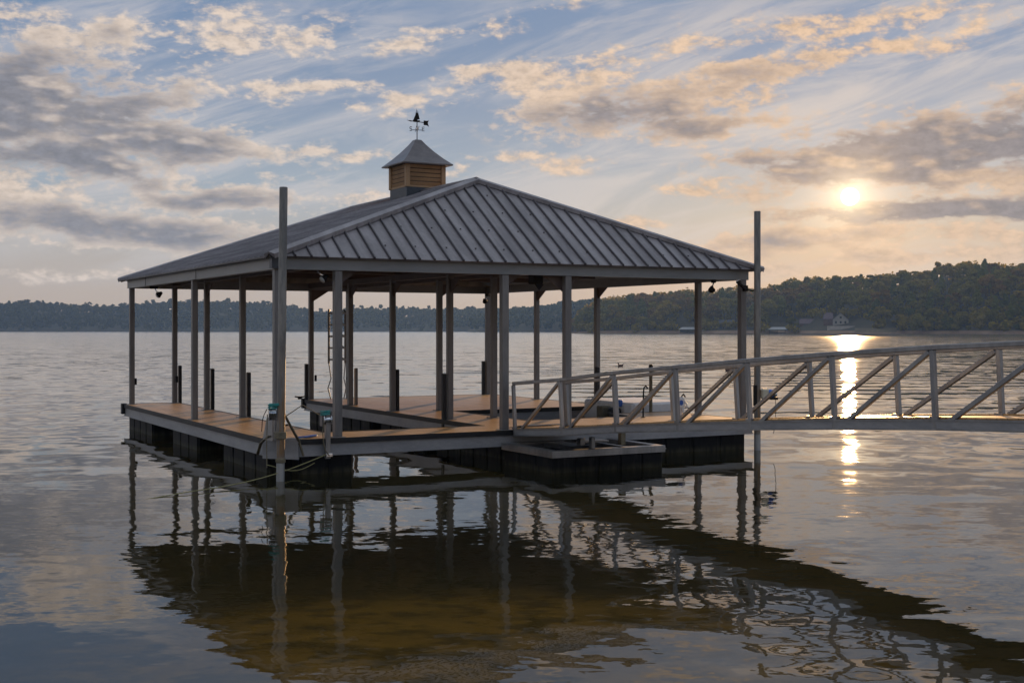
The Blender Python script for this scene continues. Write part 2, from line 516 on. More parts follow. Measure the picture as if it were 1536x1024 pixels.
    tr = g.n('ShaderNodeBsdfTransparent')
    tr.inputs[0].default_value = (.78, .64, .34, 1)
    inside = g.n('ShaderNodeMixShader')
    inside.inputs[0].default_value = .74
    g.link(murk.outputs[0], inside.inputs[1])
    g.link(tr.outputs[0], inside.inputs[2])
    gl = g.n('ShaderNodeBsdfGlossy')
    g.link(g.lin(y, 50.0, 500.0, .012, .115), gl.inputs['Roughness'])
    gl.inputs['Color'].default_value = (.97, .97, .97, 1)
    g.link(nrm, gl.inputs['Normal'])
    fr = g.n('ShaderNodeFresnel')
    fr.inputs['IOR'].default_value = 1.34
    g.link(nrm, fr.inputs['Normal'])
    mx = g.n('ShaderNodeMixShader')
    g.link(fr.outputs[0], mx.inputs[0])
    g.link(inside.outputs[0], mx.inputs[1])
    g.link(gl.outputs[0], mx.inputs[2])
    g.link(mx.outputs[0], out.inputs[0])
    return m


def mat_bed():
    m, g, out = new_mat('lake bed')
    P = g.n('ShaderNodeNewGeometry').outputs['Position']
    n1 = g.noise(P, .9, 6, .65)
    n2 = g.noise(P, 1.7, 3, .5)
    x, y, z = g.sep(P)
    px = g.m('DIVIDE', g.m('ADD', x, .2), 3.6)
    py = g.m('DIVIDE', g.m('SUBTRACT', y, 13.6), 4.2)
    r2 = g.m('MULTIPLY_ADD', px, px, g.m('MULTIPLY', py, py))
    sandy = g.ss(g.m('ADD', r2, g.m('MULTIPLY', g.m('SUBTRACT', n1, .5), 2.2)), 2.1, .5)       # a sandy shoal in dark mud
    sand = g.mix(g.ss(n1, .35, .65), (.36, .275, .105), (.56, .425, .16))
    sand = g.mix(g.m('MULTIPLY', g.ss(n2, .46, .64), .7), sand, (.07, .07, .035))
    col = g.mix(sandy, (.045, .045, .030), sand)
    principled(g, out, col, .9)
    return m


M['water'] = mat_water()
M['bed'] = mat_bed()


# ------------------------------------------------------------------ mesh helpers
class MB:
    """collects vertices and faces for ONE mesh object"""
    def __init__(self):
        self.v = []
        self.f = []

    def add(self, vs, fs):
        o = len(self.v)
        self.v += [tuple(p) for p in vs]
        self.f += [tuple(i + o for i in q) for q in fs]
        return self

    def box(self, c, s, rz=0.0, mat=None):
        hx, hy, hz = s[0] / 2, s[1] / 2, s[2] / 2
        vs = [Vector((x, y, z)) for z in (-hz, hz) for x, y in ((-hx, -hy), (hx, -hy), (hx, hy), (-hx, hy))]
        if mat is None:
            mat = Matrix.Rotation(rz, 3, 'Z')
        vs = [mat @ p + Vector(c) for p in vs]
        return self.add(vs, [(3, 2, 1, 0), (4, 5, 6, 7), (0, 1, 5, 4), (1, 2, 6, 5), (2, 3, 7, 6), (3, 0, 4, 7)])

    def beam(self, p0, p1, w, h, up=(0, 0, 1)):
        """rectangular bar from p0 to p1 (w across, h along up)"""
        p0, p1, up = Vector(p0), Vector(p1), Vector(up)
        d = (p1 - p0).normalized()
        s = d.cross(up)
        if s.length < 1e-5:
            s = d.cross(Vector((1, 0, 0)))
        s.normalize()
        u = s.cross(d).normalized()
        vs = []
        for p in (p0, p1):
            for a, b in ((-1, -1), (1, -1), (1, 1), (-1, 1)):
                vs.append(p + s * (a * w / 2) + u * (b * h / 2))
        return self.add(vs, [(0, 1, 2, 3), (7, 6, 5, 4), (1, 0, 4, 5), (2, 1, 5, 6), (3, 2, 6, 7), (0, 3, 7, 4)])

    def tube(self, pts, r, n=8, caps=True):
        pts = [Vector(p) for p in pts]
        rs = r if isinstance(r, (list, tuple)) else [r] * len(pts)
        o = len(self.v)
        prev = None
        for i, p in enumerate(pts):
            d = (pts[min(i + 1, len(pts) - 1)] - pts[max(i - 1, 0)]).normalized()
            if prev is None:
                a = d.orthogonal().normalized()
            else:
                a = (prev - d * prev.dot(d))
                a = a.normalized() if a.length > 1e-6 else d.orthogonal().normalized()
            prev = a
            b = d.cross(a)
            for k in range(n):
                th = 2 * math.pi * k / n
                self.v.append(tuple(p + (a * math.cos(th) + b * math.sin(th)) * rs[i]))
        for i in range(len(pts) - 1):
            for k in range(n):
                k2 = (k + 1) % n
                self.f.append((o + i * n + k, o + i * n + k2, o + (i + 1) * n + k2, o + (i + 1) * n + k))
        if caps:
            self.f.append(tuple(o + k for k in reversed(range(n))))
            self.f.append(tuple(o + (len(pts) - 1) * n + k for k in range(n)))
        return self

    def prism(self, poly, z0, z1):
        n = len(poly)
        vs = [(x, y, z0) for x, y in poly] + [(x, y, z1) for x, y in poly]
        return self.add(vs, [tuple(reversed(range(n))), tuple(range(n, 2 * n))] + [(i, (i + 1) % n, n + (i + 1) % n, n + i) for i in range(n)])

    def plate(self, pts, t):
        """flat polygon in space given a thickness t"""
        pts = [Vector(p) for p in pts]
        nrm = (pts[1] - pts[0]).cross(pts[2] - pts[0]).normalized() * (t / 2)
        n = len(pts)
        vs = [p - nrm for p in pts] + [p + nrm for p in pts]
        return self.add(vs, [tuple(reversed(range(n))), tuple(range(n, 2 * n))] + [(i, (i + 1) % n, n + (i + 1) % n, n + i) for i in range(n)])

    def lathe(self, prof, c=(0, 0, 0), n=16, mat=None):
        o = len(self.v)
        mat = mat or Matrix.Identity(3)
        for r, z in prof:
            for k in range(n):
                th = 2 * math.pi * k / n
                self.v.append(tuple(mat @ Vector((r * math.cos(th), r * math.sin(th), z)) + Vector(c)))
        for i in range(len(prof) - 1):
            for k in range(n):
                k2 = (k + 1) % n
                self.f.append((o + i * n + k, o + i * n + k2, o + (i + 1) * n + k2, o + (i + 1) * n + k))
        self.f.append(tuple(o + k for k in reversed(range(n))))
        self.f.append(tuple(o + (len(prof) - 1) * n + k for k in range(n)))
        return self

    def build(self, name, mat, parent=None, bevel=0.0, smooth=False):
        me = bpy.data.meshes.new(name)
        me.from_pydata(self.v, [], self.f)
        me.update()
        if bevel > 0:
            bm = bmesh.new()
            bm.from_mesh(me)
            ed = [e for e in bm.edges if len(e.link_faces) == 2 and e.calc_face_angle(0) > .5]
            bmesh.ops.bevel(bm, geom=ed, offset=bevel, segments=1, affect='EDGES', clamp_overlap=True)
            bm.to_mesh(me)
            bm.free()
        if smooth:
            me.polygons.foreach_set('use_smooth', [True] * len(me.polygons))
            me.update()
        me.materials.append(mat)
        o = bpy.data.objects.new(name, me)
        COL.objects.link(o)
        if parent is not None:
            o.parent = parent
        return o


def thing(name, label, cat, loc=(0, 0, 0), rz=0.0, group=None):
    o = bpy.data.objects.new(name, None)
    o.empty_display_size = .2
    COL.objects.link(o)
    o.location = loc
    o.rotation_euler = (0, 0, rz)
    tag(o, label, cat, group)
    return o


def tag(o, label=None, cat=None, group=None, kind=None):
    for k, q in (('label', label), ('category', cat), ('group', group), ('kind', kind)):
        if q:
            o[k] = q
    return o


def copy_tree(o, parent=None):
    c = o.copy()
    COL.objects.link(c)
    c.parent = parent
    for ch in list(o.children):
        copy_tree(ch, c)
    return c


# ------------------------------------------------------------------ the lake
def build_water():
    mb = MB()
    mb.add([(-2500, -60, 0), (2500, -60, 0), (2500, 2200, 0), (-2500, 2200, 0)], [(0, 1, 2, 3)])
    o = mb.build('water', M['water'])
    tag(o, 'calm lake water rippled further out', kind='structure')
    ys = [-60, 4, 9, 14, 20, 30, 60, 2200]
    zs = [-.5, -.55, -.7, -1.0, -1.6, -2.6, -4.5, -6.0]
    vs = []
    fs = []
    for yy, zz in zip(ys, zs):
        vs += [(-2500, yy, zz), (2500, yy, zz)]
    for i in range(len(ys) - 1):
        fs.append((2 * i, 2 * i + 1, 2 * i + 3, 2 * i + 2))
    b = MB().add(vs, fs).build('lake_bed', M['bed'])
    tag(b, 'brown silty lake bed under the shallows', kind='structure')


build_water()

# ------------------------------------------------------------------ the covered dock (local x along the front, y towards the back)
TH = 0.50221
DOCK_O = Vector((-3.9735, 20.8295, 0))
DZ = 0.60              # deck surface
EAVE = DZ + 3.07
BEAM_B = EAVE - .215


def dock_world(b, a, z):
    return DOCK_O + Matrix.Rotation(TH, 3, 'Z') @ Vector((b, a, z))


OUT = [(.45, 0), (10.15, 0), (10.15, 2.9), (8.6, 2.9), (8.6, 2.0), (5.95, 2.0), (5.95, 5.4), (10.15, 5.4), (10.15, 11.5),
       (4.6, 11.5), (4.6, 1.2), (1.3, 1.2), (1.3, 11.65), (0, 11.65), (0, .45)]      # counter-clockwise


def offset_poly(poly, d):
    """offset outwards by d (negative: inwards); mitred"""
    n = len(poly)
    res = []
    for i in range(n):
        p0, p1, p2 = Vector(poly[i - 1]), Vector(poly[i]), Vector(poly[(i + 1) % n])
        d1, d2 = (p1 - p0).normalized(), (p2 - p1).normalized()
        n1, n2 = Vector((d1.y, -d1.x)), Vector((d2.y, -d2.x))
        k = n1 + n2
        k = k / k.dot(n1)
        res.append(tuple(p1 + k * d))
    return res


def build_dock():
    root = thing('covered_dock', 'large grey metal roofed floating boat dock with brown decking and open sides', 'boat dock', DOCK_O, TH)
    # --- decking
    for (b0, b1, a0, a1) in [(0, 1.3, 0, 11.65), (1.3, 4.6, 0, 1.2), (4.6, 5.95, 0, 11.5), (5.95, 8.6, 0, 2.0), (8.6, 10.15, 0, 2.9), (5.95, 10.15, 5.4, 11.5)]:
        if b0 == 0:
            poly = [(.45, 0), (b1, 0), (b1, a1), (0, a1), (0, .45)]
        else:
            poly = [(b0, a0), (b1, a0), (b1, a1), (b0, a1)]
        MB().prism(poly, DZ - .035, DZ).build('deck', M['deck'], root)
    # --- frame beams and rub rails, one per side
    inn = offset_poly(OUT, -.07)
    b_in = offset_poly(OUT, .003)
    b_out = offset_poly(OUT, .034)
    n = len(OUT)
    for i in range(n):
        j = (i + 1) % n
        chamfer = (i == n - 1)
        MB().prism([OUT[i], OUT[j], inn[j], inn[i]], .31, DZ - .038).build('frame_beam', M['alu_dark'], root)
        if not chamfer:
            k = MB().prism([b_out[i], b_out[j], b_in[j], b_in[i]], DZ - .085, DZ + .006)
            k.build('rub_rail', M['rubber'], root)
        # lower flange lip of the channel
        f_o = offset_poly(OUT, .012)
        MB().prism([f_o[i], f_o[j], b_in[j], b_in[i]], .312, .335).build('beam_flange', M['alu_dark'], root)
    MB().box((-.02, 11.62, DZ - .11), (.12, .16, .26)).build('corner_bumper', M['rubber'], root, .01)
    MB().box((4.6, 11.5, DZ - .1), (.14, .14, .26)).build('corner_bumper', M['rubber'], root, .01)
    MB().box((10.16, 5.4, DZ - .16), (.16, .16, .38)).build('corner_bumper', M['rubber'], root, .01)
    # chamfered corner plate with pile guide
    mb = MB()
    mb.plate([(-.03, .48, DZ + .012), (.48, -.03, DZ + .012), (.52, .1, DZ + .012), (.1, .52, DZ + .012)], .016)
    mb.plate([(-.02, .45, .27), (.45, -.02, .27), (.45, -.02, DZ + .004), (-.02, .45, DZ + .004)], .03)
    mb.build('corner_plate', M['alu_dark'], root)

    # --- black floats under the deck
    def float_block(b0, b1, a0, a1):
        top, bot = .305, -.28
        mb = MB()
        nb = max(1, round((b1 - b0) / .62))
        na = max(1, round((a1 - a0) / .62))
        g_ = .035
        mb.box(((b0 + b1) / 2, (a0 + a1) / 2, (top + bot) / 2), (b1 - b0 - .05, a1 - a0 - .05, top - bot - .004))
        for i in range(na):
            y0 = a0 + (a1 - a0) * i / na + g_
            y1 = a0 + (a1 - a0) * (i + 1) / na - g_
            mb.box(((b0 + b1) / 2, (y0 + y1) / 2, (top + bot) / 2), (b1 - b0, y1 - y0, top - bot))
        for i in range(nb):
            x0 = b0 + (b1 - b0) * i / nb + g_
            x1 = b0 + (b1 - b0) * (i + 1) / nb - g_
            mb.box(((x0 + x1) / 2, (a0 + a1) / 2, (top + bot) / 2 - .001), (x1 - x0, a1 - a0 - .002, top - bot - .008))
        mb.build('float', M['black'], root, .012)
    for q in [(.09, 1.2, 9.05, 11.55), (.09, 1.2, 5.1, 7.15), (.09, 1.2, .55, 3.25), (.5, 1.45, .08, .5), (4.7, 5.85, .15, 3.6), (4.7, 5.85, 4.2, 6.6),
              (4.7, 5.85, 7.2, 11.4), (7.35, 10.05, .09, 1.2), (8.7, 10.05, 1.3, 2.8), (6.2, 10.05, 5.5, 7.2), (6.2, 10.05, 9.5, 11.4)]:
        float_block(*q)

    # --- posts
    posts = [(.15, .2), (.15, 5.55), (.15, 11.5), (1.2, 11.5), (1.2, 8.5), (1.2, 5.7), (1.2, .15), (4.45, .15), (5.8, .15), (10.0, .15),
             (4.75, 11.4), (4.75, 8.6), (4.75, 6.0), (4.75, 3.05), (5.8, 11.4), (5.8, 5.75), (5.8, 3.1), (10.0, 11.4), (10.0, 8.6), (10.0, 5.65), (10.0, 1.62)]
    for (b, a) in posts:
        w = .135 if a < .3 else .118
        top = BEAM_B if (b < .3 or a < .3 or b > 9.8 or a > 11.2) else EAVE - .1
        p = MB().box((b, a, (DZ + top) / 2 + .006), (w, w, top - DZ - .012)).build('post', M['post'], root, .008)
        MB().box((b, a, DZ + .006), (.22, .22, .012)).build('base_plate', M['alu_dark'], p)
    # --- black guide posts beside the slip posts
    for (b, a) in [(1.33, 11.5), (1.33, 8.5), (1.33, 5.7), (4.62, 11.4), (4.86, 6.0), (4.62, 3.05), (9.88, 11.42), (9.9, 5.5)]:
        MB().box((b, a, .95), (.075, .11, 1.18)).build('guide_post', M['rubber'], root, .01)
    MB().box((4.88, 8.55, 1.05), (.07, .09, .9)).build('guide_post', M['post'], root, .008)
    # small dark boxes on the posts
    for (b, a, z) in [(.21, 11.5, 1.16), (1.2, 11.42, 1.2), (4.82, 11.35, 1.16)]:
        MB().box((b + .02, a - .05, z), (.05, .06, .16)).build('outlet_box', M['iron'], root, .008)

    # --- fascia beams round the roof
    B0, B1, A0, A1 = .06, 10.1, .06, 11.6
    zc, hh = (EAVE + BEAM_B) / 2, EAVE - BEAM_B

    def ring_beam(p):
        MB().prism(p, BEAM_B, EAVE - .012).build('fascia_beam', M['fascia'], root)
    o_ = [(B0, A0), (B1, A0), (B1, A1), (B0, A1)]
    i_ = offset_poly(o_, -.13)
    o_j = list(o_)
    for i in range(4):
        j = (i + 1) % 4
        ring_beam([o_j[i], o_j[j], i_[j], i_[i]])
    # corner cover plate (dark)
    MB().box((B0 - .004, A0 - .004, zc), (.14, .14, hh - .02)).build('corner_cover', M['flash'], root)
    # joint lines in the fascia
    for (b, a) in [(B0 - .002, 9.6), (B0 - .002, 5.1)]:
        MB().box((b, a, zc - .004), (.008, .03, hh - .016)).build('joint_plate', M['flash'], root)
    # inner beams, rafters and purlins seen from below
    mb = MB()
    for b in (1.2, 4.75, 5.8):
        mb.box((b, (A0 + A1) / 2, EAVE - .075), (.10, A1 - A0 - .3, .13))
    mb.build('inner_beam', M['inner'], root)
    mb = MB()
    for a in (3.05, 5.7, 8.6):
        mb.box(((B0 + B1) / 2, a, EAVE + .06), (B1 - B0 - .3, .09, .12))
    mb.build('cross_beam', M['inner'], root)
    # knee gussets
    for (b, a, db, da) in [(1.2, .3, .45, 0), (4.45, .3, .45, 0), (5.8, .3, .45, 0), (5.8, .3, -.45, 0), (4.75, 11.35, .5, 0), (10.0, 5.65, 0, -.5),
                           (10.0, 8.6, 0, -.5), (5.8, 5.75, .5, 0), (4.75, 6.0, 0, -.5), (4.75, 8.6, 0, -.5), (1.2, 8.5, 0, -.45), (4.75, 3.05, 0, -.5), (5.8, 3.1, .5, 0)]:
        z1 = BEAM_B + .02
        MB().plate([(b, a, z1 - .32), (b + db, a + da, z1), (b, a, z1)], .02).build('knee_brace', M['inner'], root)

    # --- roof: four slopes with standing seams, with real thickness
    e0, e1, f0, f1 = -.08, 10.36, -.08, 11.88
    rb, r0, r1, rz_ = 5.06, 2.5, 9.15, DZ + 4.865
    ez = EAVE - .002
    C = [Vector((e0, f0, ez)), Vector((e1, f0, ez)), Vector((e1, f1, ez)), Vector((e0, f1, ez))]
    T0, T1 = Vector((rb, r0, rz_)), Vector((rb, r1, rz_))

    def slope(poly, step, start, name, parent):
        """poly: eave left, eave right, then upper corners; ribs run up the slope"""
        nrm = (poly[1] - poly[0]).cross(poly[-1] - poly[0]).normalized()
        mb = MB()
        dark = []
        k = len(poly)
        lo = [p - nrm * .03 for p in poly]
        mb.add(poly + lo, [tuple(range(k)), tuple(reversed(range(k, 2 * k)))] + [(i + k, (i + 1) % k + k, (i + 1) % k, i) for i in range(k)])
        L = (poly[1] - poly[0]).length
        ex = (poly[1] - poly[0]).normalized()
        ey = nrm.cross(ex).normalized()
        loc = [((p - poly[0]).dot(ex), (p - poly[0]).dot(ey)) for p in poly]
        s = start
        while s < L:
            # height of the polygon above s
            t = None
            for i in range(1, k):
                (x0, y0), (x1, y1) = loc[i], loc[(i + 1) % k]
                if min(x0, x1) <= s <= max(x0, x1) and abs(x1 - x0) > 1e-6:
                    yy = y0 + (y1 - y0) * (s - x0) / (x1 - x0)
                    t = yy if t is None else max(t, yy)
            if t and t > .1:
                base = poly[0] + ex * s
                p0 = base - ey * .012
                p1 = base + ey * (t - .02)
                w1, w2, h = .019, .010, .038
                vs = []
                for p in (p0, p1):
                    vs += [p - ex * w1 - nrm * .001, p + ex * w1 - nrm * .001, p + ex * w2 + nrm * h, p - ex * w2 + nrm * h]
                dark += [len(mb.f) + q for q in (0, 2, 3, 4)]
                mb.add(vs, [(0, 1, 2, 3), (7, 6, 5, 4), (1, 5, 6, 2), (2, 6, 7, 3), (3, 7, 4, 0)])
            s += step
        o = mb.build(name, M['roof'], parent)
        o.data.materials.append(M['rib_shade'])
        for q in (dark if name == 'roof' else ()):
            o.data.polygons[q].material_index = 1  # shade painted on the front slope's ribs only
        return o
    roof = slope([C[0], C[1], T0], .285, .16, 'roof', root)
    slope([C[1], C[2], T1, T0], .285, .1, 'roof_slope', roof)
    slope([C[2], C[3], T1], .285, .16, 'roof_slope', roof)
    slope([C[3], C[0], T0, T1], .285, .1, 'roof_slope', roof)

    def cap(p, q, name, w=.12):
        d = (q - p).normalized()
        s = d.cross(Vector((0, 0, 1))).normalized()
        u = s.cross(d).normalized()
        vs = []
        for k in (p, q):
            vs += [k - s * w + u * -.055, k - s * w + u * .022, k + u * .066, k + s * w + u * .022, k + s * w + u * -.055, k + u * .03]
        MB().add(vs, [(0, 1, 7, 6), (1, 2, 8, 7), (2, 3, 9, 8), (3, 4, 10, 9), (4, 5, 11, 10), (5, 0, 6, 11), (5, 4, 3, 2, 1, 0), (6, 7, 8, 9, 10, 11)]).build(name, M['roof'], roof)
    cap(T0 - Vector((0, .05, 0)), T1 + Vector((0, .05, 0)), 'ridge_cap')
    for c, t_ in ((C[0], T0), (C[1], T0), (C[2], T1), (C[3], T1)):
        cap(c, t_, 'hip_cap')
    # screws: rows of small heads across the front slope
    nrm = (C[1] - C[0]).cross(T0 - C[0]).normalized()
    for row in (.14, .36, .58, .8):
        wv = C[0].lerp(T0, row)
        wv2 = C[1].lerp(T0, row)
        nn = int((wv2 - wv).length / .57)
        for i in range(nn):
            p = wv.lerp(wv2, (i + .5 + random.uniform(-.03, .03)) / nn) + nrm * .006
            MB().box(p, (.022, .022, .016)).build('screw_head', M['iron'], roof)

    # --- cupola on the ridge
    cx_, cy_ = rb, 5.35
    hw = .47
    cz0, cz1 = rz_ - .30, rz_ + .62
    cu = MB().box((cx_, cy_, (rz_ + .06 + cz1) / 2), (2 * hw - .1, 2 * hw - .1, cz1 - rz_ - .06)).build('cupola', M['tan_dark'], root)
    mb = MB()
    mb.box((cx_, cy_, (cz0 + rz_ + .09) / 2), (2 * hw - .03, 2 * hw - .03, rz_ + .09 - cz0))
    mb.build('cupola_base', M['flash'], cu)
    z0 = rz_ + .092
    for sx in (-1, 1):
        for sy in (-1, 1):
            MB().box((cx_ + sx * (hw - .04), cy_ + sy * (hw - .04), (z0 + cz1) / 2), (.10, .10, cz1 - z0)).build('corner_trim', M['tan'], cu, .006)
    nsl = 5
    for sx, sy in ((0, -1), (-1, 0), (0, 1), (1, 0)):
        mb = MB()
        for k in range(nsl):
            zz = z0 + .04 + (cz1 - z0 - .06) * (k + .5) / nsl
            if sx == 0:
                rot = Matrix.Rotation(sy * -.42, 3, 'X')
                mb.box((cx_, cy_ + sy * (hw - .04), zz), (2 * hw - .18, .016, .074), mat=rot)
            else:
                rot = Matrix.Rotation(sx * .42, 3, 'Y')
                mb.box((cx_ + sx * (hw - .04), cy_, zz), (.016, 2 * hw - .18, .074), mat=rot)
        if sx == 0:
            mb.box((cx_, cy_ + sy * (hw - .035), z0 + .02), (2 * hw - .18, .05, .04))
        else:
            mb.box((cx_ + sx * (hw - .035), cy_, z0 + .02), (.05, 2 * hw - .18, .04))
        mb.build('louver_panel', M['tan'], cu)
    # flared little hip roof
    prof = [(.60, cz1 - .03), (.60, cz1 - .002), (.57, cz1 + .02), (.44, cz1 + .135), (.29, cz1 + .29), (.14, cz1 + .47), (.075, cz1 + .565), (.05, cz1 + .575)]
    mb = MB()
    o = 0
    for r, z in prof:
        mb.v += [(cx_ - r, cy_ - r, z), (cx_ + r, cy_ - r, z), (cx_ + r, cy_ + r, z), (cx_ - r, cy_ + r, z)]
    for i in range(len(prof) - 1):
        for k in range(4):
            k2 = (k + 1) % 4
            mb.f.append((4 * i + k, 4 * i + k2, 4 * i + 4 + k2, 4 * i + 4 + k))
    mb.f.append((3, 2, 1, 0))
    q = 4 * (len(prof) - 1)
    mb.f.append((q, q + 1, q + 2, q + 3))
    mb.build('cupola_roof', M['roof_dark'], cu)
    return dock_world(cx_, cy_, cz1 + .573)


VANE_P = build_dock()


def build_vane(p):
    t = thing('weathervane', 'small black sailboat weathervane on the cupola of the dock roof', 'weathervane', p)
    t.scale = (.8, .8, 1.0)
    z = 0
    MB().tube([(0, 0, 0), (0, 0, .60)], .012, 8).build('pole', M['iron'], t)
    # arrow with tail and tip
    mb = MB()
    zz = .40
    ax = Vector((.98, .2, 0)).normalized()
    mb.tube([ax * -.20 + Vector((0, 0, zz + .02)), ax * .22 + Vector((0, 0, zz - .012))], .009, 6)
    mb.plate([ax * -.29 + Vector((0, 0, zz + .035)), ax * -.16 + Vector((0, 0, zz + .0)), ax * -.16 + Vector((0, 0, zz + .03))], .014)
    c = ax * .23 + Vector((0, 0, zz - .015))
    mb.plate([c + ax * -.045 + Vector((0, 0, .05)), c + ax * -.045 + Vector((0, 0, -.05)), c + ax * .05 + Vector((0, 0, -.055)), c + ax * .10 + Vector((0, 0, -.085)),
              c + ax * .07 + Vector((0, 0, -.0)), c + ax * .10 + Vector((0, 0, .055)), c + ax * .05 + Vector((0, 0, .045))], .016)
    mb.build('arrow', M['iron'], t)
    mb = MB()
    mb.plate([ax * -.115 + Vector((0, 0, zz + .03)), ax * -.01 + Vector((0, 0, zz + .03)), ax * -.012 + Vector((0, 0, zz + .30)), ax * -.05 + Vector((0, 0, zz + .15))], .014)
    mb.plate([ax * .012 + Vector((0, 0, zz + .05)), ax * .075 + Vector((0, 0, zz + .06)), ax * .012 + Vector((0, 0, zz + .27))], .014)
    mb.plate([ax * -.12 + Vector((0, 0, zz + .03)), ax * .09 + Vector((0, 0, zz + .035)), ax * .06 + Vector((0, 0, zz - .005)), ax * -.09 + Vector((0, 0, zz - .002))], .03)
    mb.build('sailboat', M['iron'], t)
    # four compass letters on cross arms
    strokes = {'N': [[(-1, -1), (-1, 1), (1, -1), (1, 1)]], 'E': [[(1, 1), (-1, 1), (-1, -1), (1, -1)], [(-1, 0), (.7, 0)]],
               'S': [[(1, .9), (-.6, 1), (-1, .5), (-.6, 0), (.6, 0), (1, -.5), (.6, -1), (-1, -.9)]], 'W': [[(-1.2, 1), (-.6, -1), (0, .6), (.6, -1), (1.2, 1)]]}
    for ch, ang in (('N', 100), ('E', 10), ('S', 190), ('W', 280)):
        d = Vector((math.cos(R(ang)), math.sin(R(ang)), 0))
        mb = MB()
        mb.tube([d * .01 + Vector((0, 0, .22)), d * .155 + Vector((0, 0, .22))], .006, 6)
        s_ = Vector((1, 0, 0))
        cc = d * .175 + Vector((0, 0, .245))
        for st in strokes[ch]:
            mb.tube([cc + s_ * (x * .03) + Vector((0, 0, y * .042)) for x, y in st], .009, 5)
        mb.build('compass_letter', M['iron'], t)


build_vane(VANE_P)


# ------------------------------------------------------------------ mooring piles
def build_pile(b, a, top, label, lean=(0, 0)):
    p = dock_world(b, a, 0)
    t = thing('mooring_pile', label, 'pile', (p.x, p.y, 0), 0, 'steel mooring piles at the front corners of the dock')
    r = .066
    mb = MB()
    mb.lathe([(r, -3.2), (r, 1.0), (r, 2.4), (r, top - .01), (r - .008, top), (r - .008, top - .02)], (0, 0, 0), 24)
    o = mb.build('shaft', M['pile'], t, smooth=False)
    for v in o.data.vertices:
        v.co.x += lean[0] * v.co.z
        v.co.y += lean[1] * v.co.z
    return t


pile_near = build_pile(-.07, -.62, 4.74, 'round steel pile with rusty foot standing at the chamfered dock corner', (.011, 0))
c1 = MB().lathe([(.074, .30), (.080, .31), (.080, .36), (.071, .375)], (.004, 0, 0), 24).build('sleeve_collar', M['grime'], pile_near)
pile_far = build_pile(10.07, -.25, 4.84, 'round steel pile with dark streaks standing behind the gangway rail')


def rope_coil(c, r, turns, pitch, rad, mat, name, parent, axis_x=False, wob=.006):
    pts = []
    n = 14
    for i in range(int(turns * n) + 1):
        th = 2 * math.pi * i / n
        rr = r + random.uniform(-wob, wob)
        z = (i / n - turns / 2) * pitch
        if axis_x:
            pts.append((c[0] + z, c[1] + rr * math.cos(th), c[2] + rr * math.sin(th)))
        else:
            pts.append((c[0] + rr * math.cos(th), c[1] + rr * math.sin(th), c[2] + z))
    return MB().tube(pts, rad, 6).build(name, mat, parent, smooth=True)


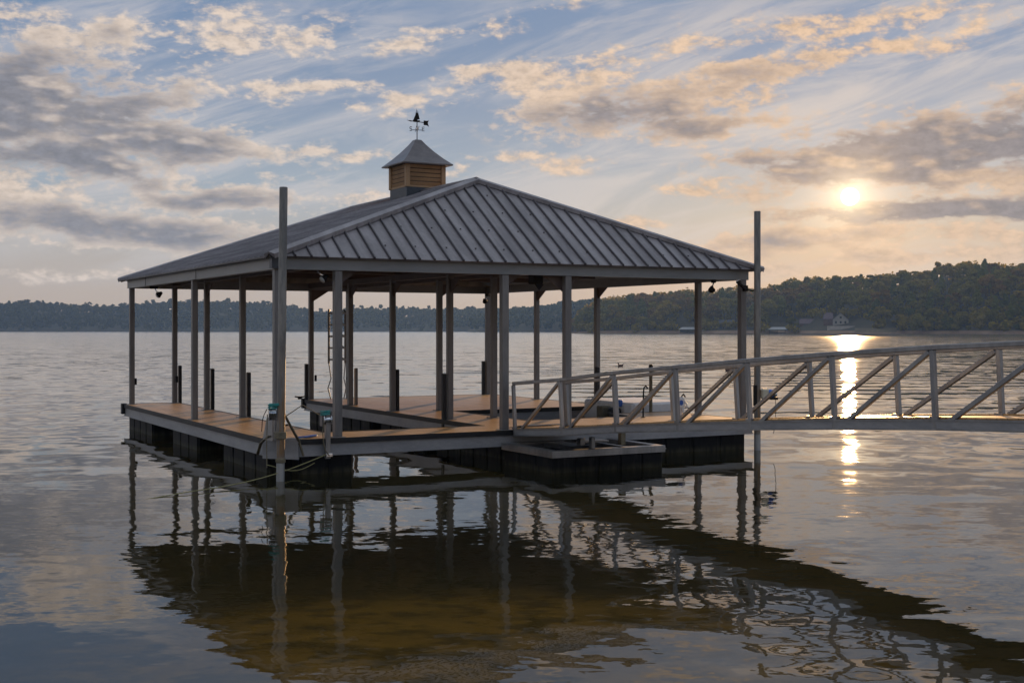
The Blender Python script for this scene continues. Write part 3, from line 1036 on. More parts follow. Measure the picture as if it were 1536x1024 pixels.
def build_winches():
    # winch strapped to the near pile
    p = dock_world(-.07, -.62, 0)
    t = thing('pile_winch', 'metal hand winch wrapped with teal rope on the rusty steel pile', 'winch', (p.x - .10, p.y + .02, DZ + .50), 0, 'hand winches at the dock corner')
    mb = MB()
    mb.box((-.075, 0, .0), (.012, .14, .24))
    mb.box((.055, 0, .0), (.012, .14, .24))
    mb.box((-.01, .055, -.02), (.13, .012, .20))
    mb.build('housing', M['post'], t, .004)
    MB().lathe([(.075, -.055), (.075, -.045), (.045, -.04), (.045, .04), (.075, .045), (.075, .055)], (-.01, -.01, .0), 16, Matrix.Rotation(R(90), 3, 'Y')).build('drum', M['chrome'], t)
    rope_coil((-.01, -.01, .10), .085, 3, .03, .011, M['teal'], 'rope_wrap', t)
    rope_coil((.02, -.01, .13), .10, 2, .025, .010, M['teal'], 'rope_wrap', t)
    MB().tube([(-.12, 0, .06), (-.16, -.01, -.02), (-.19, -.02, -.12), (-.20, -.02, -.30)], .007, 6).build('handle', M['iron'], t)
    MB().tube([(-.105, -.04, -.02), (-.115, -.05, -.5), (-.11, -.05, -.88)], .009, 6).build('cable', M['grime'], t)
    # second winch on its own stub post at the front edge
    p = dock_world(.93, -.09, 0)
    t = thing('post_winch', 'metal hand winch with teal rope on a short steel stub post', 'winch', (p.x, p.y, .30), TH, 'hand winches at the dock corner')
    MB().box((0, 0, .36), (.085, .085, .78)).build('stub_post', M['alu'], t, .006)
    mb = MB()
    mb.box((-.11, 0, .62), (.012, .13, .20))
    mb.box((.055, 0, .66), (.012, .13, .22))
    mb.box((-.03, .055, .63), (.16, .012, .18))
    mb.build('housing', M['post'], t, .004)
    MB().lathe([(.085, -.07), (.085, -.06), (.05, -.055), (.05, .055), (.085, .06), (.085, .07)], (-.03, -.04, .63), 16, Matrix.Rotation(R(90), 3, 'Y')).build('drum', M['chrome'], t)
    rope_coil((-.05, -.03, .74), .075, 3, .028, .011, M['teal'], 'rope_wrap', t)
    MB().tube([(-.13, 0, .70), (-.20, .12, .76), (-.30, .4, .86), (-.45, 1.0, .60)], .008, 6).build('handle', M['grime'], t)
    MB().tube([(-.09, -.07, .6), (-.115, -.08, .42), (-.10, -.08, .25), (-.07, -.08, .12), (.0, -.085, .03)], .009, 6).build('cable', M['grime'], t)
    MB().box((.01, -.06, .03), (.12, .05, .06)).build('foot_hook', M['chrome'], t, .01)
    # straps that brace the pile guide
    mb = MB()
    P = [dock_world(*q) for q in ((-.05, .55, DZ + .45), (-.10, .5, DZ + .02), (-.16, .62, .33))]
    for lab, q in (('worn tan strap on the slip side of the rusty pile guide', ((.10, -.22, DZ + .50), (.34, -.12, DZ + .12), (.44, -.06, DZ - .02), (.52, -.05, .33))),
                   ('worn tan strap on the lake side of the rusty pile guide', ((-.12, -.22, DZ + .10), (-.10, .10, DZ + .02), (-.09, .34, DZ - .06), (-.06, .62, .33)))):
        pts = [dock_world(*k) for k in q]
        mb = MB()
        for i in range(len(pts) - 1):
            mb.beam(pts[i], pts[i + 1], .05, .018)
        tag(mb.build('guide_strap', M['grime']), lab, 'strap', 'straps bracing the pile guide')
    # pale triangular bracket
    t = thing('pile_bracket', 'pale grey triangular steel bracket between the rusty pile and deck', 'bracket', dock_world(.02, .02, DZ + .02), TH)
    MB().plate([(-.14, .10, 0), (-.10, -.30, 0), (-.10, -.30, .42), (-.12, -.05, .36)], .025).build('side_plate', M['alu'], t, .004)
    MB().plate([(.16, -.06, 0), (.0, -.42, 0), (.0, -.42, .40), (.1, -.2, .3)], .025).build('side_plate', M['alu'], t, .004)
    MB().lathe([(.085, -.06), (.10, -.05), (.10, .05), (.085, .06)], (-.09, -.64, .12), 20).build('guide_ring', M['grime'], t)


build_winches()


def build_small_dock_things():
    # blue paddle blade lying on the deck
    p = dock_world(.78, .34, DZ + .012)
    t = thing('paddle', 'bright blue paddle lying on the brown deck near the dock corner', 'paddle', p, TH + R(40))
    mb = MB()
    mb.prism([(-.22, -.045), (.12, -.06), (.20, -.03), (.22, 0), (.20, .03), (.12, .06), (-.22, .045)], 0, .022)
    mb.build('blade', M['blue'], t, .006)
    MB().tube([(-.22, 0, .016), (-.42, -.005, .02)], .015, 8).build('shaft', M['blue'], t)
    # cleats
    for (b, a, lab) in [(.9, 2.3, 'black cleat on the long side walkway beside the slip'), (4.52, 11.62, 'black cleat on the outer end of the middle walkway')]:
        t = thing('cleat', lab, 'cleat', dock_world(b, a, DZ), TH, 'mooring cleats on the dock')
        MB().tube([(-.14, 0, .075), (-.07, 0, .062), (.07, 0, .062), (.14, 0, .075)], .018, 8).build('horns', M['iron'], t)
        MB().box((0, 0, .028), (.11, .05, .056)).build('base', M['iron'], t, .01)
    # boarding ladder at the back corner
    t = thing('boarding_ladder', 'tall thin metal boarding ladder standing at the far corner of the middle walkway', 'ladder', dock_world(5.40, 11.2, DZ), TH)
    w = .23
    for s in (-1, 1):
        MB().tube([(s * w, 0, .95), (s * w, 0, 2.32), (s * w * .9, .05, 2.36)], .03, 8).build('side_rail', M['post'], t)
        MB().tube([(s * w, 0, .95), (s * (w - .05), -.03, .55), (s * w * 1.1 - .02, -.05, .30), (s * w * .8, -.02, .01)], .016, 8).build('lower_leg', M['alu'], t)
    for k in range(5):
        mb = MB()
        mb.box((0, -.04, 1.05 + k * .305), (2 * w, .13, .05))
        mb.beam((w - .02, -.09, 1.03 + k * .305), (w - .12, -.02, 1.10 + k * .305), .012, .05)
        mb.build('tread', M['alu'], t, .004)
    MB().tube([(-w * .3, -.02, .01), (-w * .1, -.03, .25), (-w, -.05, .30)], .013, 6).build('lower_brace', M['alu'], t)
    MB().tube([(w * 1.1, -.03, .55), (w * 1.6, -.04, .42), (w * 1.6, -.05, .18), (w * 1.2, -.03, .06)], .014, 6).build('hand_loop', M['iron'], t)
    # personal craft float moored in the second slip: white, with roller, guide post and grab rails
    t = thing('craft_float', 'white plastic drive on float moored beyond the far corner of the front walkway', 'float', dock_world(10.45, 3.0, 0), TH)
    mb = MB()
    mb.prism([(-1.2, .35), (-1.1, .15), (.35, .15), (.35, 2.2), (-1.1, 2.2), (-1.2, 2.0)], .10, .80)
    o = mb.build('hull', M['white'], t, .05)
    MB().prism([(-1.14, .22), (.3, .22), (.3, 2.1), (-1.14, 2.1)], -.2, .098).build('hull_base', M['black'], t)
    MB().lathe([(.10, -.10), (.14, -.09), (.14, .09), (.10, .10)], (-1.33, .55, .55), 16, Matrix.Rotation(R(90), 3, 'X')).build('roller', M['rubber'], t)
    MB().box((-1.35, 1.0, .5), (.20, .25, .4)).build('bow_stop', M['grime'], t, .02)
    MB().box((-1.22, .5, .78), (.10, .12, .16)).build('bow_cap', M['blue'], t, .02)
    # guide post and rails
    t = thing('craft_guide_post', 'brown guide post with black cap beside the white float', 'post', dock_world(9.75, 3.03, 0), TH)
    MB().lathe([(.038, .1), (.038, 1.58)], (0, 0, 0), 12).build('shaft', M['grime'], t)
    MB().lathe([(.045, 1.58), (.048, 1.63), (.03, 1.66)], (0, 0, 0), 12).build('cap', M['iron'], t)
    for (b, a, lab, hgt) in [(8.55, 1.6, 'thin dark hooked grab rail beside the white float bow', .62), (9.75, 1.9, 'thin dark hooked grab rail holding a pale hose', .40)]:
        t = thing('grab_rail', lab, 'rail', dock_world(b, a, DZ), TH, 'hooked grab rails by the white float')
        MB().tube([(0, 0, 0), (.01, 0, hgt - .1), (.03, .01, hgt), (.09, .03, hgt + .04), (.15, .05, hgt - .02)], .016, 8).build('tube', M['iron'], t)
        MB().lathe([(.05, 0), (.05, .012)], (0, 0, 0), 12).build('foot', M['iron'], t)
    t = thing('hose_reel', 'small white and blue hose reel on the front walkway behind the gangway', 'hose reel', dock_world(9.62, 1.75, DZ), TH)
    t.scale = (.72, .72, .8)
    MB().lathe([(.03, -.05), (.12, -.05), (.16, -.03), (.16, .03), (.12, .05), (.03, .05)], (0, 0, .34), 20, Matrix.Rotation(R(90), 3, 'X')).build('reel', M['white'], t, smooth=False)
    MB().lathe([(.03, -.06), (.07, -.06), (.07, .06), (.03, .06)], (0, 0, .34), 16, Matrix.Rotation(R(90), 3, 'X')).build('hub', M['blue'], t)
    MB().box((0, 0, .10), (.06, .06, .2)).build('stand', M['white'], t)
    pts = [(.12 + .10 * math.sin(k * .5), -.05, .30 - k * .012 + .05 * math.cos(k * .9)) for k in range(12)]
    MB().tube(pts, .02, 8).build('hose', M['white'], t, smooth=True)
    # dock-edge lamp on the far pile
    p = dock_world(10.07, -.25, 0)
    t = thing('pile_lamp', 'cream fender lamp with blue and mirrored dome on the streaked pile', 'lamp', (p.x + .068, p.y - .01, 1.14), 0)
    MB().box((.08, 0, 0), (.15, .18, .22)).build('housing', M['cream'], t, .03)
    MB().lathe([(.09, .0), (.095, .04), (.085, .09)], (.155, 0, 0), 18, Matrix.Rotation(R(90), 3, 'Y')).build('ring', M['blue'], t)
    MB().lathe([(.085, .09), (.075, .13), (.05, .165), (.015, .18)], (.155, 0, 0), 18, Matrix.Rotation(R(90), 3, 'Y')).build('dome', M['chrome'], t, smooth=True)
    MB().box((.26, 0, -.09), (.16, .17, .05)).build('lower_cap', M['iron'], t, .01)
    MB().tube([(.30, 0, -.11), (.30, 0, -.4), (.29, -.02, -.62), (.25, -.03, -.8)], .006, 5).build('wire', M['iron'], t)
    MB().box((-.12, -.03, -.03), (.06, .12, .42)).build('back_plate', M['iron'], t, .01)


build_small_dock_things()


def build_floodlights():
    """small twin floodlights under the roof edge"""
    def lamp(b, a, z, rz, label, bulbs=True):
        t = thing('floodlight', label, 'floodlight', dock_world(b, a, z), TH + rz, 'floodlights under the dock roof')
        MB().box((0, 0, -.03), (.20, .10, .06)).build('mount_box', M['iron'], t, .012)
        MB().tube([(.02, 0, -.06), (.05, -.02, -.12), (.12, -.03, -.15)], .014, 6).build('arm', M['chrome'], t)
        rot = Matrix.Rotation(R(55), 3, 'Y')
        MB().lathe([(.03, .06), (.045, .02), (.075, -.05), (.07, -.06)], (.14, -.04, -.18), 14, rot).build('shade', M['iron'], t, smooth=True)
        MB().lathe([(.07, -.055), (.055, -.085), (.02, -.10)], (.14, -.04, -.18), 14, rot).build('bulb', M['glass_grey'], t, smooth=True)
        return t
    lamp(.88, .3, BEAM_B + .06, 0, 'floodlight with frosted bulb under the roof edge by the chamfered corner')
    lamp(.25, 9.55, BEAM_B - .004, -.5, 'floodlight under the roof edge nearest the lake end of the side walkway')
    lamp(9.35, .25, BEAM_B - .004, -2.2, 'floodlight hanging under the front roof edge next to the corner post')
    lamp(9.9, 11.2, BEAM_B - .02, -2.4, 'floodlight under the roof at the far back corner')
    # cable reel with wire coil under the front beam
    t = thing('cable_reel', 'small dark lift motor with coiled yellow cable under the front roof beam', 'lift motor', dock_world(5.35, .55, BEAM_B + .0), TH)
    MB().box((0, 0, -.03), (.2, .26, .24)).build('motor_box', M['iron'], t, .02)
    MB().plate([(-.1, -.13, -.15), (.1, -.13, -.15), (.0, -.13, -.27)], .02).build('hanger_tip', M['iron'], t)
    MB().tube([(-.75, 0, .10), (-.4, -.02, .07), (-.1, -.05, .065), (.1, -.05, .065), (.4, -.02, .06), (.8, 0, .08)], .016, 6).build('cable', M['rope'], t)
    # camera-like fixture on the corner post
    t = thing('post_lamp', 'small black swivel lamp clamped to the front corner post below the roof', 'lamp', dock_world(10.0, .07, BEAM_B - .12), TH)
    MB().box((0, -.03, -.05), (.10, .07, .12)).build('clamp', M['iron'], t, .01)
    MB().beam((-.02, -.05, -.06), (-.26, -.08, .08), .05, .05).build('body', M['iron'], t, .006)
    MB().tube([(-.27, -.085, .085), (-.20, -.085, .12), (-.14, -.08, .08)], .014, 6).build('yoke', M['chrome'], t)
    MB().tube([(.05, -.04, -.08), (.18, -.05, -.10), (.26, -.05, -.06)], .012, 6).build('cable_tail', M['iron'], t)


build_floodlights()


def build_ropes():
    a = dock_world(.95, -.12, .36)
    b = Vector((a.x - 1.75, a.y - 2.5, .03))
    c = Vector((b.x - 1.9, b.y - 2.2, -.12))
    pts = []
    for i in range(13):
        s = i / 12
        p = a.lerp(b, s)
        p.z -= .10 * math.sin(math.pi * s)
        p.z = max(p.z, .02)
        pts.append(p)
    for i in range(1, 7):
        pts.append(b.lerp(c, i / 6))
    tag(MB().tube(pts, .008, 6).build('mooring_line', M['rope'], smooth=True), 'thin yellow line running from the stub post into the water', 'rope', 'thin mooring lines at the dock corner')
    p0 = dock_world(.75, .02, .2)
    pts = [p0 + Vector((.0 - k * .09, -.05 - k * .06, -.09 * math.sin(k * .5) - k * .006)) for k in range(9)]
    tag(MB().tube(pts, .008, 6).build('mooring_line', M['rope'], smooth=True), 'short slack yellow line looping from the floats behind the rusty pile', 'rope', 'thin mooring lines at the dock corner')


build_ropes()

# ------------------------------------------------------------------ landing float and gangway
GA = math.atan2(-8.36, 4.85)
GS = math.hypot(4.85, 8.36) / 6
G_O = Vector((.06, 22.9, 0))
ZB = [.50, .624, .79, .925, 1.057, 1.178, 1.281, 1.36, 1.42, 1.465, 1.49, 1.50]
GW = 1.15
RAIL_H = .955


def build_landing_float():
    b0, b1, a0, a1 = 4.28, 6.62, -1.88, -.06
    t = thing('landing_float', 'low black float with open aluminium frame carrying the gangway foot', 'float', dock_world((b0 + b1) / 2, (a0 + a1) / 2, 0), TH)
    hx, hy = (b1 - b0) / 2, (a1 - a0) / 2
    o = [(-hx, -hy), (hx, -hy), (hx, hy), (-hx, hy)]
    i_ = offset_poly(o, -.16)
    for k in range(4):
        j = (k + 1) % 4
        mb = MB()
        mb.prism([o[k], o[j], i_[j], i_[k]], .265, .385)
        mb.build('frame_rail', M['alu'], t, .004)
        f = offset_poly(o, .010)
        g_ = offset_poly(o, .001)
        MB().prism([f[k], f[j], g_[j], g_[k]], .318, .338).build('frame_rib', M['alu'], t)
    # black tubs below
    top, bot = .262, -.25
    nb, na = 5, 3
    mb = MB()
    mb.box((0, 0, (top + bot) / 2 - .02), (2 * hx - .12, 2 * hy - .12, top - bot - .06))
    for q in range(nb):
        x0, x1 = -hx + .03 + (2 * hx - .06) * q / nb + .02, -hx + .03 + (2 * hx - .06) * (q + 1) / nb - .02
        mb.box(((x0 + x1) / 2, 0, (top + bot) / 2), (x1 - x0, 2 * hy - .06, top - bot))
    for q in range(na):
        y0, y1 = -hy + .03 + (2 * hy - .06) * q / na + .02, -hy + .03 + (2 * hy - .06) * (q + 1) / na - .02
        mb.box((0, (y0 + y1) / 2, (top + bot) / 2 - .001), (2 * hx - .062, y1 - y0, top - bot - .004))
    mb.build('float_tub', M['black'], t, .012)
    # inner cross rails and gangway stands
    for xx in (-.35, .55):
        MB().box((xx, 0, .335), (.08, 2 * hy - .36, .06)).build('cross_rail', M['alu'], t)
    MB().box((-.1, -.1, .44), (.09, .14, .12)).build('stand', M['alu'], t, .005)
    MB().box((-.32, -hy + .09, .485), (.07, .10, .20)).build('stand', M['alu'], t, .005)
    MB().box((.52, -hy + .42, .50), (.10, .10, .23)).build('stand', M['grime'], t, .005)
    MB().box((.15, .1, .43), (.7, .4, .03)).build('landing_plate', M['alu'], t)


build_landing_float()


def build_gangway():
    t = thing('gangway', 'long cambered aluminium gangway with diagonal truss railings rising from the dock', 'gangway', (G_O.x, G_O.y, 0), GA)
    n = len(ZB)

    def pt(k, side, h):
        """point at station k; leaning with the slope"""
        k0, k1 = max(0, int(math.floor(k)) - 0), min(n - 1, int(math.floor(k)) + 1)
        fr = k - math.floor(k)
        z = ZB[k0] * (1 - fr) + ZB[k1] * fr
        i0, i1 = max(0, round(k) - 1), min(n - 1, round(k) + 1)
        sl = (ZB[i1] - ZB[i0]) / ((i1 - i0) * GS)
        return Vector((k * GS - sl * h, side, z + h))
    for side in (0, GW):
        mb = MB()
        mb2 = MB()
        for k in range(n - 1):
            p, q = pt(k, side, .064), pt(k + 1, side, .064)
            mb.beam(p, q, .05, .128)
            out = -.027 if side == 0 else .027
            for hh in (.01, .118):
                mb2.beam(pt(k, side + out, hh), pt(k + 1, side + out, hh), .016, .022)
        ch = mb.build('bottom_chord', M['alu_dark'], t)
        mb2.build('chord_flange', M['alu'], ch)
        mb = MB()
        for k in range(n - 1):
            mb.beam(pt(k, side, RAIL_H), pt(k + 1, side, RAIL_H), .062, .062)
        mb.build('top_rail', M['alu'], t, .008)
        for k in range(n):
            p = pt(k, side, .128)
            q = pt(k, side, RAIL_H - .03)
            a = MB().beam(p + (p - q) * (.128 / .797 if side == 0 else 0), q, .064, .055, (0, 1, 0)).build('upright', M['alu'], t, .005)
            foot = pt(k, side + (.0 if side == 0 else -.03), .145)
            MB().box(foot, (.12, .065, .03)).build('foot_gusset', M['alu'], a)
        for k in range(n - 1):
            p = pt(k + .06, side, .04 if side == 0 else .14)
            q = pt(k + 1 - .03, side, RAIL_H - .05)
            d = (q - p)
            MB().beam(p + Vector((0, .004, 0)), q + Vector((0, .004, 0)), .056, .05, (0, 1, 0)).build('diagonal', M['alu'], t, .005)
    mb = MB()
    for k in range(n - 1):
        p, q = pt(k, GW / 2, .118), pt(k + 1, GW / 2, .118)
        mb.beam(p, q, GW - .06, .03)
    mb.build('walkway_deck', M['deck_walk'], t)
    mb = MB()
    for k in range(n - 1):
        for s in (.03, GW - .03):
            mb.beam(pt(k, s, .142), pt(k + 1, s, .142), .045, .02)
    mb.build('edge_strip', M['deck_walk'], t)
    for k in range(n):
        MB().box(pt(k, GW / 2, .055) + Vector((.05 if k == 0 else 0, 0, 0)), (.06, GW - .06, .10)).build('cross_member', M['alu_dark'], t)
    # hinge plate on to the dock
    MB().plate([(-.42, .08, DZ + .02), (.05, .08, DZ + .09), (.05, GW - .08, DZ + .09), (-.42, GW - .08, DZ + .02)], .014).build('hinge_plate', M['alu'], t)
    # shore abutment
    e = pt(n - 1, GW / 2, 0)
    w = Matrix.Translation(Vector((G_O.x, G_O.y, 0))) @ Matrix.Rotation(GA, 4, 'Z')
    c = w @ Vector((e.x + .45, e.y, 0))
    ab = MB().box((0, 0, .35), (.9, 2.0, 2.3)).build('gangway_abutment', M['sand'], None, .03)
    ab.location = (c.x, c.y, 0)
    ab.rotation_euler = (0, 0, GA)
    tag(ab, 'square concrete block carrying the shore end of the gangway', 'abutment')


build_gangway()


# ------------------------------------------------------------------ the far shores
def interp(x, tab):
    return float(np.interp(x, [p[0] for p in tab], [p[1] for p in tab]))


TOP_R = [(860, 478), (868, 466), (880, 456), (900, 447), (966, 439), (1026, 434), (1060, 436), (1106, 429), (1139, 431), (1189, 419), (1233, 414), (1280, 414), (1326, 411),
         (1362, 404), (1385, 408), (1408, 394), (1444, 393), (1473, 388), (1511, 397), (1536, 393), (1800, 392), (2400, 400)]
TOP_L = [(-1600, 458), (-300, 456), (0, 455), (50, 453), (100, 457), (170, 459), (240, 454), (330, 452), (420, 456), (450, 462), (470, 467), (485, 470), (500, 465), (540, 462),
         (600, 464), (700, 464), (760, 462), (820, 463), (900, 465), (960, 470)]
TOP_M = [(690, 489), (720, 478), (745, 468), (768, 462), (818, 457), (840, 453), (880, 449), (920, 447), (1000, 446)]


def px_of(X, Y):
    return 768 + F_PX * X / Y


def top_h(x, y, D):
    return (HOR - y) / F_PX * D + CAM_Z


class Shore:
    """a wooded hillside rising from a shoreline at distance D(t), t = X / Y"""
    def __init__(self, t0, t1, D0, D1, depth, tab, tree_h, bank=1.0):
        self.t0, self.t1, self.D0, self.D1, self.depth, self.tab, self.tree_h, self.bank = t0, t1, D0, D1, depth, tab, tree_h, bank

    def D(self, t):
        return self.D0 + (self.D1 - self.D0) * min(1, max(0, (t - self.t0) / .35)) + 6 * math.sin(t * 61) + 3.5 * math.sin(t * 143 + 1)

    def ground(self, t, d):
        D = self.D(t)
        x = 768 + F_PX * t
        H = max(1.5, top_h(x, interp(x, self.tab), D + self.depth * .9) - self.tree_h)
        end = min(1.0, max(0.0, (t - self.t0) / .03)) if self.t0 > 0 else 1.0
        if d <= 0:
            return -1.2 + .12 * d
        q = min(1.0, d / self.depth)
        b = self.bank * min(1.0, d / 3.0)
        return (b + (H - b) * (q * q * (3 - 2 * q)) ** .8) * (.35 + .65 * end)

    def point(self, t, d):
        Y = self.D(t) + d
        return Vector((t * Y, Y, self.ground(t, d)))

    def terrain(self, name, label, mat, mat_bank):
        n = max(30, int((self.t1 - self.t0) * 260))
        ds = [-8, -1, .3, 1.5, 3.5, 7, 14, 25, 40, 60, 80, 100, 130, 165, 210]
        ds = [d * (self.depth / 130 if d > 7 else 1) for d in ds]
        vs = [self.point(self.t0 + (self.t1 - self.t0) * i / n, d) for i in range(n + 1) for d in ds]
        k = len(ds)
        fs = [(i * k + j, (i + 1) * k + j, (i + 1) * k + j + 1, i * k + j + 1) for i in range(n) for j in range(k - 1)]
        o = MB().add(vs, fs).build(name, mat, smooth=True)
        o.data.materials.append(mat_bank)
        for p in o.data.polygons:
            if (p.index % (k - 1)) < 4:
                p.material_index = 1
        tag(o, label, kind='structure')
        return o


SR = Shore(.044, .95, 800, 620, 95, TOP_R, 7.5, 1.3)
SM = Shore(-.035, .16, 1190, 1120, 90, TOP_M, 8.0, .8)
SL = Shore(-.95, .12, 1400, 1400, 120, TOP_L, 8.0, .8)
SR.terrain('hill', 'wooded hillside of the nearer far shore with a reddish bank', M['soil'], M['sand'])
SM.terrain('hill', 'low wooded point behind the nearer shore', M['soil'], M['soil'])
SL.terrain('hill', 'long low blue wooded ridge across the lake', M['soil'], M['soil'])


# ---- leaf clumps
def leaf_mesh(name, clumps, per, leaf, flat=.75, seed=0):
    """clumps: list of (centre, radius). Many small leaf faces spread through each clump's volume"""
    r = np.random.default_rng(seed)
    V = []
    for c, rad in clumps:
        d = r.normal(size=(per, 3))
        d /= np.linalg.norm(d, axis=1, keepdims=True)
        rr = rad * r.uniform(.35, 1.0, size=(per, 1)) ** .6
        p = np.array(c) + d * rr * np.array([1, 1, flat])
        nrm = d + r.normal(size=(per, 3)) * .55 + np.array([0, 0, .25])
        nrm /= np.linalg.norm(nrm, axis=1, keepdims=True)
        a = np.cross(nrm, r.normal(size=(per, 3)))
        a /= np.linalg.norm(a, axis=1, keepdims=True)
        b = np.cross(nrm, a)
        sz = leaf * r.uniform(.6, 1.3, size=(per, 1))
        quad = np.stack([p - a * sz - b * sz * .3, p + a * sz * .2 - b * sz * .8, p + a * sz + b * sz * .25, p - a * sz * .15 + b * sz * .8], axis=1)
        V.append(quad)
    V = np.concatenate(V).reshape(-1, 3)
    nq = len(V) // 4
    me = bpy.data.meshes.new(name)
    me.from_pydata(V.tolist(), [], np.arange(nq * 4).reshape(nq, 4).tolist())
    me.update()
    return me


def crown_clumps(kind, h, seed):
    r = random.Random(seed)
    out = []
    if kind == 'pine':
        w = h * .20
        for i in range(15):
            q = r.uniform(.42, 1.0)
            z = h * q
            rad = w * (1.12 - q) * r.uniform(.8, 1.5) + .5
            th = r.uniform(0, 6.28)
            off = w * (1.15 - q) * r.uniform(.2, 1.0)
            out.append(((off * math.cos(th), off * math.sin(th), z), max(.9, min(2.6, rad))))
        out.append(((0, 0, h * .97), .9))
    elif kind == 'shrub':
        for i in range(9):
            th = r.uniform(0, 6.28)
            o = h * .38 * r.random() ** .5
            out.append(((o * math.cos(th), o * math.sin(th), h * r.uniform(.18, .8)), h * r.uniform(.16, .28)))
    else:
        w = h * .30
        for i in range(17):
            th = r.uniform(0, 6.28)
            z = r.uniform(-.75, 1.0)
            o = w * math.sqrt(max(0, 1 - z * z)) * r.uniform(.55, 1.1)
            out.append(((o * math.cos(th), o * math.sin(th), h * (.66 + .29 * z)), h * r.uniform(.085, .15)))
    return out


def trunk_mesh(kind, h, seed):
    r = random.Random(seed)
    mb = MB()
    top = .93 if kind == 'pine' else .72
    pts = [(r.uniform(-.02, .02) * h * k, r.uniform(-.02, .02) * h * k, h * top * k) for k in (0, .25, .5, .75, 1)]
    mb.tube(pts, [h * .018, h * .015, h * .012, h * .008, h * .004], 6)
    for i in range(6 if kind != 'shrub' else 3):
        q = r.uniform(.42, .85) if kind != 'shrub' else r.uniform(.1, .4)
        th = r.uniform(0, 6.28)
        L = h * r.uniform(.10, .22)
        p = Vector((0, 0, h * top * q))
        mb.tube([p, p + Vector((math.cos(th) * L * .6, math.sin(th) * L * .6, L * .35)), p + Vector((math.cos(th) * L, math.sin(th) * L, L * .8))], [h * .007, h * .005, h * .002], 5)
    return mb


TREE_KINDS = [
    ('oak_tree', 'oak', 'leaf_oak', 20, 'rounded olive green broadleaf tree in the wood on the far shore', 'olive broadleaf trees on the far shore', 4),
    ('autumn_tree', 'oak', 'leaf_rust', 18, 'rounded russet brown autumn tree in the wood on the far shore', 'russet trees on the far shore', 3),
    ('pine_tree', 'pine', 'leaf_pine', 22, 'tall dark narrow pine tree in the wood on the far shore', 'dark pines on the far shore', 4),
    ('shore_bush', 'shrub', 'leaf_yellow', 9, 'yellow green bushy shrub tree at the water edge of the far shore', 'yellow green bushes along the far bank', 3)]
PROTO = {}
for (nm, kd, lm, hh, lab, grp, nv) in TREE_KINDS:
    PROTO[nm] = []
    for v in range(nv):
        cl = crown_clumps(kd, hh, 100 + v * 7 + len(nm))
        cm = leaf_mesh('crown', cl, 84 if kd != 'pine' else 72, .80 if kd != 'shrub' else .6, .75, 40 + v)
        cm.materials.append(M[lm])
        tm = trunk_mesh(kd, hh, 300 + v)
        PROTO[nm].append((cm, tm, hh, lab, grp))
_trunks = {}


def plant(nm, loc, scale, rz, sxy=1.0):
    v = random.randrange(len(PROTO[nm]))
    cm, tm, hh, lab, grp = PROTO[nm][v]
    root = thing(nm, lab, 'bush' if nm == 'shore_bush' else 'tree', loc, rz, grp)
    root.scale = (scale * sxy, scale * sxy, scale)
    c = bpy.data.objects.new('crown', cm)
    COL.objects.link(c)
    c.parent = root
    if (nm, v) not in _trunks:
        t_ = tm.build('trunk', M['bark'], root)
        _trunks[(nm, v)] = t_
    else:
        t_ = _trunks[(nm, v)].copy()
        COL.objects.link(t_)
        t_.parent = root


CLEAR = [(1008, 1050, 20), (1072, 1108, 15), (1150, 1184, 18), (1192, 1296, 27), (1296, 1342, 10)]      # gardens and buildings


def grow_right_shore():
    rnd = random.Random(5)
    n = 0
    for row, (d, step) in enumerate([(8, 8.5), (19, 8.6), (32, 8.4), (46, 8.2), (60, 8.2), (74, 8), (87, 7.6)]):
        t = .046 + rnd.uniform(0, .01)
        while t < .425:
            dd = d + rnd.uniform(-5, 5)
            p = SR.point(t, dd)
            x = 768 + F_PX * t
            Y = p.y
            blocked = any(a < x < b and dd < lim for a, b, lim in CLEAR)
            if not blocked:
                if row < 2 and x > 1350:
                    k = rnd.choices(['shore_bush', 'oak_tree', 'pine_tree'], [.3, .35, .35])[0]
                elif x > 1180:
                    k = rnd.choices(['oak_tree', 'autumn_tree', 'pine_tree'], [.48, .13, .39])[0]
                else:
                    k = rnd.choices(['oak_tree', 'autumn_tree', 'pine_tree'], [.52, .24, .24])[0]
                want = rnd.uniform(11, 16.5)
                if row >= 5:
                    want = top_h(x, interp(x, TOP_R), Y) - p.z + rnd.uniform(-4.0, 2.8)
                    want = max(7, min(21, want))
                if row == 0:
                    want = rnd.uniform(7, 12)
                if k == 'shore_bush':
                    want = rnd.uniform(4.5, 8.5)
                want = min(want, max(5, top_h(x, interp(x, TOP_R), Y) - p.z + rnd.uniform(-2.5, 1.0)))
                hh = PROTO[k][0][2]
                plant(k, (p.x, p.y, p.z - .3), want / hh, rnd.uniform(0, 6.28), rnd.uniform(.95, 1.3) * (1.0 if want > 10 else 1.2))
                n += 1
            t += step * rnd.uniform(.7, 1.3) / Y
    # bushes that glow at the water edge
    for x in (1352, 1368, 1384, 1402, 1420, 1437, 1452, 1470, 1490, 1508, 1526, 890, 940, 985, 1062):
        t = (x - 768) / F_PX
        p = SR.point(t, rnd.uniform(3, 7))
        h = rnd.uniform(7, 13) if 1370 < x < 1440 or x in (1470,) else rnd.uniform(2.2, 4.5)
        plant('shore_bush', (p.x, p.y, p.z - .2), h / 9, rnd.uniform(0, 6.28), rnd.uniform(.9, 1.2))
        n += 1
    return n


N_TREES = grow_right_shore()


